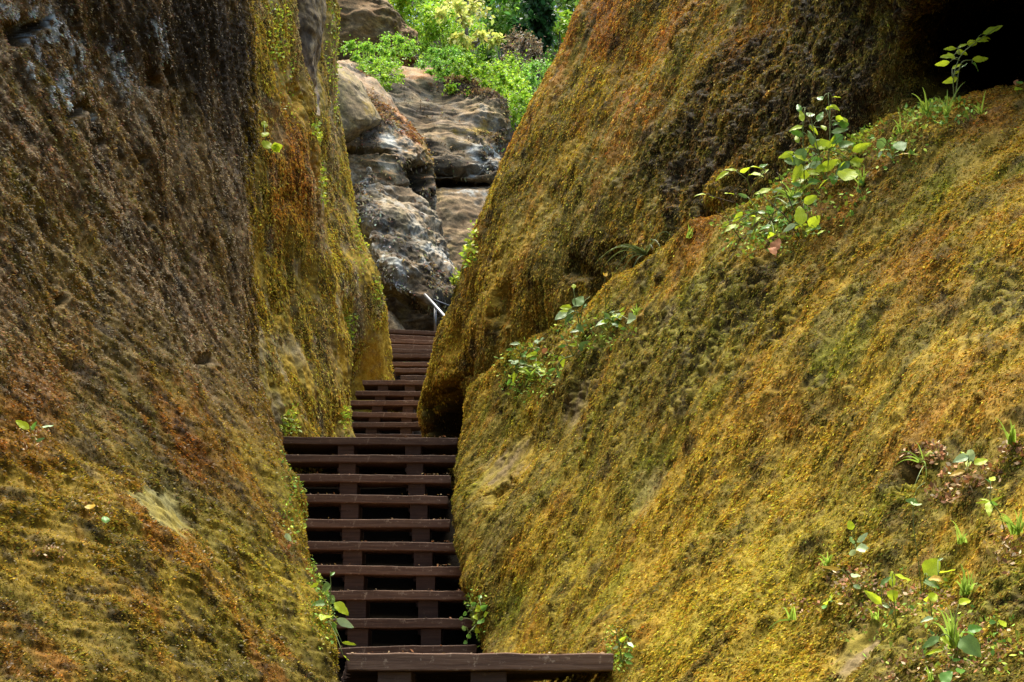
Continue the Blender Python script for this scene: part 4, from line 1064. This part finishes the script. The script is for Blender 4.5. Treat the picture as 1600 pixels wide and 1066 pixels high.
plant("bare dark twig bending through the ledge plants", r2, (1248,372), [[(1243,335),(1228,300),(1214,269)], [(1230,340),(1205,318),(1185,300)]], [], cat="twig", name="twig", twig=True, rad=0.002)
plant("dry thin twigs crossing the orange moss below the lime sprig", r2, (1160,378), [[(1140,350),(1115,284)], [(1136,345),(1118,330)], [(1180,350),(1215,330)]], [], cat="twig", name="twig", twig=True, rad=0.0012)
plant("little plant of drooping bluish leaves right of the tall ledge plant", r2, (1395,250), [[(1384,226)], [(1402,224)]], [(1370,219,1386,231,0.7,'b',0.85),(1402,222,1412,235,0.6,'b',0.85),(1378,236,1372,246,0.5,'w'),(1386,238,1394,248,0.4,'w'),(1404,244,1420,236,0.4,'o'),(1392,232,1402,226,0.4,'g')])
plant("leaning sprig of toothed lime leaflets against the black crevice", r2, (1492,160), [[(1488,122),(1500,85),(1525,66),(1560,42)], [(1500,95),(1520,94)]],
      [(1535,54,1568,39,0.3,'y'),(1524,65,1547,60,0.35,'y'),(1510,70,1532,64,0.45,'y'),(1497,74,1512,68,0.5,'y'),(1494,76,1475,76,0.45,'y'),(1493,84,1517,80,0.45,'y'),(1490,88,1468,88,0.35,'y'),(1484,97,1460,102,0.45,'y'),(1488,108,1503,98,0.5,'y'),(1503,106,1512,98,0.6,'g'),(1519,94,1545,91,0.3,'y'),(1519,100,1532,109,0.7,'g'),(1497,122,1472,130,0.35,'y'),(1490,116,1500,110,0.4,'y'),(1492,92,1480,82,0.4,'y'),(1534,62,1550,56,0.3,'y')])
plant("small sprout at the far right end of the ledge with one reddish leaf", r2, (1590,146), [[(1588,132)]], [(1584,141,1600,136,0.5,'y'),(1586,133,1590,124,0.6,'r'),(1590,131,1597,127,0.7,'g')])
plant("round leaved plant low on the ledge with a tall thin bud stalk", r2, (907,518), [[(900,480),(896,450)], [(908,490),(913,470),(922,464)]],
      [(898,479,911,462,0.8,'b',0.85),(886,488,867,498,0.55,'w'),(897,486,884,490,0.6,'b'),(896,492,880,504,0.65,'b'),(894,482,872,478,0.3,'y'),(888,486,874,486,0.5,'y'),(902,508,911,518,0.6,'b'),(907,516,890,518,0.4,'w'),(897,451,896,443,0.7,'y'),(912,482,916,474,0.5,'g')])
plant("plant with one shining white leaf beside the round leaved plant", r2, (950,514), [[(944,500)], [(960,492)]], [(948,505,931,505,0.75,'w',0.5),(952,498,944,488,0.6,'b'),(952,490,960,485,0.5,'w'),(966,496,976,489,0.6,'y'),(968,486,976,481,0.5,'y'),(958,506,972,508,0.4,'g'),(982,500,990,495,0.7,'w')], extra=(6, 962, 500, 18, 12, 12))
plant("thin upright bud stalk rising near the shining white leaf", r2, (946,482), [[(946,455),(945,430)]], [(945,431,942,426,0.5,'o'),(945,432,949,426,0.5,'o')], cat="stalk", name="flower_stalk", rad=0.0012)
plant("creeping small leaved plant at the lower left end of the ledge", r2, (820,570), [[(812,550)], [(832,545)], [(838,575)], [(806,572)]],
      [(812,537,796,537,0.5,'w'),(836,532,855,534,0.6,'b'),(826,535,833,545,0.5,'y'),(800,570,810,562,0.8,'b'),(812,568,825,565,0.8,'b'),(810,575,820,572,0.5,'w'),(838,560,826,560,0.3,'g'),(802,546,790,546,0.4,'g'),(844,545,832,550,0.4,'g'),(806,586,800,598,0.4,'y'),(840,580,858,582,0.25,'g'),(798,592,792,602,0.4,'g'),(824,548,816,556,0.4,'g')], extra=(12, 826, 566, 26, 26, 13))
plant("trailing plant with a pale bluish leaf between the white leaf and the creeping plant", r2, (896,556), [[(890,545)], [(905,542)], [(880,560)]],
      [(904,546,925,534,0.55,'b'),(902,540,888,538,0.3,'y'),(876,556,880,571,0.6,'y',0.85),(870,578,874,590,0.5,'b'),(884,540,872,542,0.35,'g'),(868,576,856,580,0.3,'g'),(880,530,876,522,0.5,'g')])
plant("curled orange dead leaf resting beside the creeping plant", r2, (852,552), [], [(848,552,855,544,0.8,'r',0.8)], cat="dead leaf", name="dead_leaf")
plant("orange dead leaves lying under the low oval leaved ledge plant", r2, (1212,390), [], [(1208,392,1218,372,0.7,'r',0.8),(1204,388,1212,396,0.6,'r',0.8)], cat="dead leaf", name="dead_leaf")
plant("white and yellow three leaved plant at the right edge above red litter", r2, (1514,738), [[(1514,724)]], [(1513,714,1489,719,0.65,'w',0.7),(1508,714,1528,708,0.85,'w',0.75),(1522,726,1544,716,0.6,'y',0.6),(1508,716,1503,702,0.5,'y'),(1512,730,1516,714,0.5,'y'),(1508,736,1482,742,0.3,'o')])
plant("seedling with a single round yellow leaf on the open mossy slope", r2, (1338,856), [[(1332,830)]], [(1332,828,1326,813,0.85,'y',0.95),(1340,848,1356,832,0.35,'w'),(1332,850,1330,838,0.5,'b'),(1340,856,1355,857,0.3,'w'),(1336,858,1326,872,0.4,'w')])
plant("very tall thin stalk with one pale leaf high on it", r2, (1440,922), [[(1434,870),(1428,830),(1426,790),(1432,762),(1446,754)]], [(1434,786,1416,781,0.6,'b',0.8),(1428,790,1437,784,0.6,'w')], cat="stalk", name="leafy_stalk", rad=0.0016)
plant("plant with a large glowing yellow leaf right of the tall thin stalk", r2, (1443,924), [[(1445,900)], [(1466,902)]], [(1444,898,1469,873,0.75,'y',0.85),(1470,896,1492,889,0.6,'y',0.6),(1451,906,1479,902,0.35,'o',0.6),(1446,906,1462,912,0.4,'b'),(1466,876,1474,871,0.4,'w')])
plant("yellow green plant with spread arms left of the tall thin stalk", r2, (1401,980), [[(1397,940),(1394,905)], [(1390,945),(1378,942)]], [(1398,899,1425,906,0.35,'y',0.5),(1395,918,1393,891,0.35,'y',0.9),(1376,914,1392,900,0.4,'b'),(1395,922,1396,940,0.95,'y',0.9),(1377,943,1353,924,0.4,'y',0.7),(1390,950,1378,944,0.4,'w'),(1396,952,1388,962,0.5,'b')])
plant("small plant with a heart shaped yellow leaf under the large glowing leaf", r2, (1456,966), [[(1454,940)]], [(1452,938,1465,926,0.85,'y',0.9),(1450,932,1446,938,0.6,'y'),(1458,966,1440,968,0.4,'w')])
plant("arching orange yellow leaf on a bent stem, left of the spread arm plant", r2, (1334,916), [[(1322,896),(1314,890)]], [(1314,890,1282,885,0.25,'o',0.8),(1330,902,1346,896,0.35,'w'),(1334,914,1345,920,0.4,'b')])
plant("low seedling of tiny lime leaves below the arching orange leaf", r2, (1296,945), [[(1294,938)]], [(1300,938,1286,938,0.6,'y'),(1298,942,1304,936,0.5,'b'),(1292,950,1284,946,0.5,'g')])
plant("large leaved plant in the lower right corner with one broad green leaf", r2, (1494,1030), [[(1490,1004)], [(1500,1005)]], [(1501,998,1532,1022,0.85,'b',0.9),(1468,995,1440,1012,0.3,'b'),(1474,1017,1440,1019,0.25,'y'),(1470,996,1484,1006,0.4,'y'),(1488,1032,1502,1030,0.5,'g'),(1498,945,1520,932,0.3,'y')])
plant("dark rounded leaves at the bottom edge of the lower right corner", r2, (1488,1060), [], [(1470,1066,1488,1048,0.6,'g',0.9),(1494,1050,1508,1046,0.5,'g'),(1512,986,1536,978,0.6,'g',0.8),(1545,972,1556,972,0.9,'g',0.8),(1562,976,1572,972,0.9,'y',0.8),(1506,990,1518,984,0.5,'g')])
plant("thin whorled herb with narrow lime leaflets above the right edge grass", r2, (1570,830), [[(1562,800),(1546,784),(1548,752)]], [(1546,784,1524,786,0.25,'y'),(1546,784,1566,776,0.25,'y'),(1546,784,1545,804,0.3,'y'),(1546,784,1530,776,0.25,'y'),(1546,784,1560,790,0.25,'g'),(1548,752,1554,744,0.4,'y'),(1548,754,1541,748,0.4,'g')])
plant("bluish leaved plant hanging over the left end of the lower steps", l1, (512,968), [[(516,940),(517,915),(516,897)], [(526,950)]],
      [(517,914,501,922,0.8,'b',0.85),(516,900,524,892,0.35,'g'),(508,944,488,942,0.6,'b'),(514,962,502,966,0.7,'y'),(522,942,546,960,0.55,'y',0.8),(518,952,532,952,0.4,'b'),(526,967,553,981,0.35,'w',0.7),(516,930,521,944,0.8,'b',0.85),(534,1004,559,1007,0.25,'y'),(498,912,484,918,0.5,'y'),(518,972,528,990,0.4,'g'),(536,1024,546,1032,0.5,'y')], rad=0.002)
plant("little sprout on reddish litter at the far left", l1, (52,690), [[(48,676)]], [(46,671,23,655,0.45,'y',0.7),(50,672,55,660,0.5,'g'),(64,668,86,664,0.2,'g'),(56,690,70,684,0.5,'b')], rad=0.0012)
plant("single green leaf on the moss right of the far left sprout", l1, (165,818), [], [(165,818,164,804,0.7,'g',0.9),(140,796,143,786,0.8,'o',0.9)], cat="dead leaf", name="fallen_leaf")
plant("white fallen leaf caught on the moss at the edge of the left rock", l1, (450,848), [], [(446,834,455,846,0.6,'w',0.9),(448,852,458,858,0.5,'r',0.9)], cat="dead leaf", name="fallen_leaf")
plant("yellow maple seedling leaves at the vertical edge of the left wall", l2, (422,240), [[(414,215),(413,195)], [(432,230)]], [(412,200,414,188,0.9,'y',0.9),(410,214,420,206,0.9,'y',0.9),(411,230,424,222,1.0,'y',0.9),(424,232,442,228,0.9,'y',0.9),(428,226,436,238,0.8,'y',0.9)], name="maple_seedling")
plant("small clover like herb at the right ends of the lower steps", r2, (745,975), [[(738,955)], [(732,990)], [(752,950)]], [(x, y, x + dx, y + dy, 0.8, k, 0.8) for x, y, dx, dy, k in [(736,946,8,-4,'g'),(744,950,7,3,'y'),(730,958,-8,3,'g'),(752,952,8,-5,'g'),(740,962,6,5,'y'),(728,980,-7,4,'b'),(736,992,-8,5,'g'),(748,970,8,2,'g'),(724,966,-8,1,'b'),(742,984,7,4,'y'),(730,1002,-6,4,'g'),(756,962,6,-4,'y'),(748,936,4,-7,'g')]])
plant("ferny tuft at the right end of the wide front board", r2, (972,1040), [[(968,1010),(962,985)], [(980,1010)]], [(x, y, x + dx, y + dy, 0.5, k, 0.7) for x, y, dx, dy, k in [(964,990,-8,-8,'o'),(968,1002,10,-6,'y'),(966,1010,-9,4,'w'),(974,1012,12,-2,'y'),(970,1020,-9,2,'y'),(980,1004,10,6,'w'),(976,1022,12,4,'g'),(968,1030,-8,6,'y'),(984,1014,8,-6,'y'),(978,1034,10,3,'g')]])

GG = "grass tufts on the right hand slope"
grass("dark fountain of long fine grass drooping left on the upper right rock", r1, (1008,398), [(930,412),(938,404),(948,398),(955,392),(962,420),(972,424),(985,432),(940,420),(975,388),(1022,378)], n=18, spread=26, height=12, dull=True, width=0.0028, drop=0.9)
grass("thin grass below the black crevice, left of the toothed sprig", r2, (1448,178), [(1424,146),(1441,136),(1432,160),(1462,150)], n=6, spread=10, height=30, group=GG)
grass("short grass at the foot of the toothed lime sprig", r2, (1478,182), [(1466,150),(1480,140),(1492,150),(1508,128)], n=8, spread=12, height=34, group=GG)
grass("upright grass stem right of the toothed lime sprig", r2, (1532,178), [(1540,142),(1524,156),(1514,174)], n=4, spread=8, height=26, group=GG)
grass("grass tuft between the drooping bluish leaves and the crevice grass", r2, (1408,208), [(1394,186),(1406,178),(1430,180)], n=5, spread=12, height=22, group=GG)
grass("grass sprouting among the tall ledge plant stems", r2, (1345,290), [(1350,258),(1340,262),(1358,268)], n=8, spread=14, height=28, group=GG)
grass("feathery grass under the compound sprig", r2, (1238,312), [(1210,296),(1222,286),(1204,310)], n=10, spread=22, height=26, group=GG)
grass("sparse grass low on the ledge left of the orange moss strip", r2, (1078,372), [(1075,350),(1084,352)], n=4, spread=6, height=22, group=GG)
grass("grass by the shining white leaf plant", r2, (992,492), [(986,476),(994,474),(1000,480)], n=5, spread=8, height=18, group=GG)
grass("drooping grass under the creeping small leaved plant", r2, (830,588), [(812,584),(840,600),(820,604),(846,590)], n=10, spread=14, height=14, group=GG)
grass("hanging grass clump with drooping blades on red litter", r2, (1440,722), [(1430,690),(1398,728),(1428,762),(1446,752),(1448,745),(1410,716)], n=8, spread=12, height=26, group=GG)
grass("arching broad bladed grass at the right edge", r2, (1580,694), [(1554,652),(1578,656),(1586,662),(1560,668)], n=7, spread=10, height=30, group=GG, width=0.006)
grass("young grass of three spreading blades left of the right edge clump", r2, (1502,850), [(1484,812),(1510,826),(1490,822)], n=3, spread=8, height=22, group=GG, width=0.005)
grass("large grass clump at the right edge below the whorled herb", r2, (1590,834), [(1566,792),(1545,812),(1584,796),(1598,790),(1562,806)], n=12, spread=18, height=40, group=GG, width=0.005)
grass("small spiky grass tuft left of the arching orange leaf", r2, (1290,884), [(1278,866),(1292,862),(1302,868)], n=9, spread=9, height=18, group=GG)
grass("spiky grass tuft left of the olive bare slab", r2, (1237,968), [(1222,948),(1234,944),(1240,950),(1200,984)], n=7, spread=8, height=24, group=GG)
grass("bright grass clump behind the large leaved corner plant", r2, (1508,930), [(1500,880),(1516,894),(1496,896),(1524,902),(1540,938)], n=14, spread=12, height=44, group=GG, width=0.0045)
grass("tall bright grass growing from the large leaved corner plant", r2, (1492,1012), [(1462,948),(1480,944),(1488,952),(1476,956),(1502,960),(1456,972)], n=12, spread=10, height=52, group=GG, width=0.005)
grass("tiny grass at the bottom edge below the corner plant", r2, (1452,1064), [(1446,1040),(1456,1044)], n=5, spread=6, height=20, group=GG)
grass("fine grass beside the upper end of the olive bare slab", r2, (1366,968), [(1356,950),(1372,952)], n=5, spread=8, height=18, group=GG)

# leaf litter, herbs and trailing greenery too small to count
def scatter(rock, px, py, rx, ry, n, size, cols, lift=0.006, up=0.4):
    k = 0; P, Nn, T = [], [], []
    d = ((rock.px - px) / rx) ** 2 + ((rock.py - py) / ry) ** 2
    idx = np.nonzero(((d < 1) & (rock.face > 0.02)).ravel())[0]
    if len(idx) == 0: return np.zeros((0, 4, 3)), np.zeros((0, 3))
    wt = np.exp(-1.2 * d.ravel()[idx]); pick = RNG.choice(idx, n, p=wt / wt.sum())
    P = rock.P.reshape(-1, 3)[pick]; Nn = rock.n.reshape(-1, 3)[pick]
    P = P + Nn * RNG.uniform(0, lift, (n, 1))
    d_ = unit(RNG.normal(0, 1, (n, 3)) + Nn * up); wv = unit(np.cross(d_, Nn + RNG.normal(0, 0.6, (n, 3))))
    s = size * RNG.uniform(0.5, 1.3, (n, 1)); m_ = P + d_ * s * 0.5
    V = np.stack([P, m_ + wv * s * 0.28, P + d_ * s, m_ - wv * s * 0.28], 1)
    cols = np.array(cols); c = cols[RNG.integers(0, len(cols), n)] * np.exp(RNG.normal(0, 0.3, (n, 1)))
    return V, np.repeat(np.clip(c, 0.01, 0.75), 4, 0)

def scatter_obj(name, label, cat, items, mat):
    Vs, Cs = zip(*[scatter(*a) for a in items])
    V = np.concatenate(Vs); c = np.concatenate(Cs)
    return tag(np_mesh(name, V, np.arange(len(V) * 4).reshape(-1, 4), mat, attrs={"pigment": c}, smooth=False), label, cat, kind="stuff")

RED = [(0.38, 0.16, 0.06), (0.28, 0.12, 0.045), (0.46, 0.30, 0.15), (0.20, 0.10, 0.04), (0.55, 0.42, 0.24), (0.30, 0.20, 0.06)]
M_LITTER = leafy_material("litter_bits", attr="pigment", trans=0.15, rough=0.7, spec=0.2)
scatter_obj("leaf_litter", "reddish brown leaf litter lying around the slope plants", "leaf litter",
            [(r2,1450,712,40,20,240,0.016,RED),(r2,1520,745,50,26,220,0.016,RED),(r2,1478,775,30,16,110,0.016,RED),(r2,1335,905,45,22,170,0.013,RED),(r2,1370,940,60,30,170,0.013,RED),(r2,1440,935,60,30,230,0.012,RED),
             (r2,1580,860,40,40,170,0.013,RED),(r2,1530,1010,70,50,330,0.011,RED),(r2,1440,1050,80,30,200,0.011,RED),(r2,1255,950,35,18,80,0.012,RED),(r2,1295,880,30,14,70,0.012,RED),(r2,1585,705,25,25,110,0.014,RED),(r2,1260,330,80,50,110,0.016,RED),
             (l1,52,686,26,22,130,0.009,RED),(l1,150,790,40,30,60,0.008,RED),(l1,75,865,30,14,60,0.008,RED),(l1,360,930,40,26,60,0.008,RED),(l1,455,850,16,22,50,0.012,RED),(r2,900,540,60,22,70,0.018,RED)], M_LITTER)
HB = [(0.20, 0.34, 0.04), (0.13, 0.26, 0.04), (0.34, 0.44, 0.05), (0.26, 0.32, 0.03)]
scatter_obj("small_herbs", "tiny green herbs filling the gully of the ledge", "herbs",
            [(r2,1250,300,110,80,560,0.024,HB,0.03,0.9),(r2,1370,230,90,40,380,0.022,HB,0.025,0.9),(r2,1470,180,70,26,360,0.022,HB,0.02,0.9),(r2,1190,365,80,40,420,0.024,HB,0.02,0.9),(r2,830,580,60,50,520,0.026,HB,0.03,0.9),(r2,930,520,70,30,260,0.026,HB,0.02,0.9),
             (r2,745,965,26,50,260,0.020,HB,0.03,0.9),(r2,968,1020,24,40,240,0.012,HB,0.02,0.9),(r2,1520,1010,90,60,260,0.012,HB,0.01,0.9),(r2,1400,960,120,80,200,0.012,HB,0.01,0.9),(l1,500,930,26,90,360,0.014,HB,0.02,0.9),(l1,455,760,26,90,300,0.014,HB,0.01,0.9)], M_LITTER)
VC = [(0.30, 0.42, 0.03), (0.20, 0.32, 0.03), (0.42, 0.46, 0.04)]
def vine(label, items):
    return scatter_obj("trailing_plant", label, "trailing plant", items, M_LEAF)
for lab, items in [("ferny greenery at the top of the second rock on the left", [(l2,432,40,22,60,240,0.035,VC,0.05,0.8),(l2,450,140,20,60,80,0.03,VC,0.04,0.8)]),
                   ("green clump growing in the crease of the second left rock", [(l2,508,285,14,40,170,0.035,VC,0.05,0.8),(l2,500,205,16,20,120,0.04,VC,0.04,0.8)]),
                   ("bright leafy string down the upper edge of the third left rock", [(l3,516,60,12,80,240,0.04,VC,0.05,0.8),(l3,524,150,8,50,70,0.035,VC,0.04,0.8)]),
                   ("green tufts along the middle edge of the third left rock", [(l3,560,380,14,60,150,0.035,VC,0.05,0.8),(l3,588,455,10,26,80,0.035,VC,0.05,0.8),(l3,540,515,18,30,180,0.045,VC,0.04,0.8)]),
                   ("green tufts low on the second left rock beside the landing", [(l2,450,660,18,30,140,0.035,VC,0.04,0.8),(l2,535,660,10,30,100,0.035,VC,0.04,0.8)]),
                   ("green tufts along the left outline of the leaning right rock", [(r1,738,380,14,40,160,0.045,VC,0.05,0.8),(r1,712,420,10,30,90,0.04,VC,0.05,0.8)])]:
    vine(lab, items)

# dry bits caught on the treads of the main flight and the front board
Vs, Cs = [], []
for k in range(260):
    j = int(RNG.integers(0, 11)); e = RNG.random()
    if j == 10: x = RNG.uniform(xL, xR); Y, z = YL, zl
    else:
        Y, z = Ys[j], tr[j][0]; x = (xl[j] + (xr[j] - xl[j]) * (RNG.uniform(0.0, 1.0) if e < 0.4 else RNG.uniform(0.86, 1.0) if e < 0.7 else RNG.uniform(0.2, 0.45)))
    p = np.array([x, Y + RNG.uniform(0.0, 0.03), z + 0.003]); d = unit(RNG.normal(0, 1, 3) * np.array([1, 0.5, 0.35]) + np.array([0, 0, 0.15])); wv = unit(np.cross(d, RNG.normal(0, 1, 3)))
    s_ = RNG.uniform(0.006, 0.022); m_ = p + d * s_ * 0.5
    Vs.append(np.stack([p, m_ + wv * s_ * 0.25, p + d * s_, m_ - wv * s_ * 0.25])); Cs.append(np.array(RED[int(RNG.integers(len(RED)))]) * RNG.uniform(0.5, 1.1))
V = np.array(Vs)
tag(np_mesh("leaf_litter", V, np.arange(len(V) * 4).reshape(-1, 4), M_LITTER, attrs={"pigment": np.repeat(np.array(Cs), 4, 0)}, smooth=False), "dry leaf bits caught on the wooden treads", "leaf litter", kind="stuff")
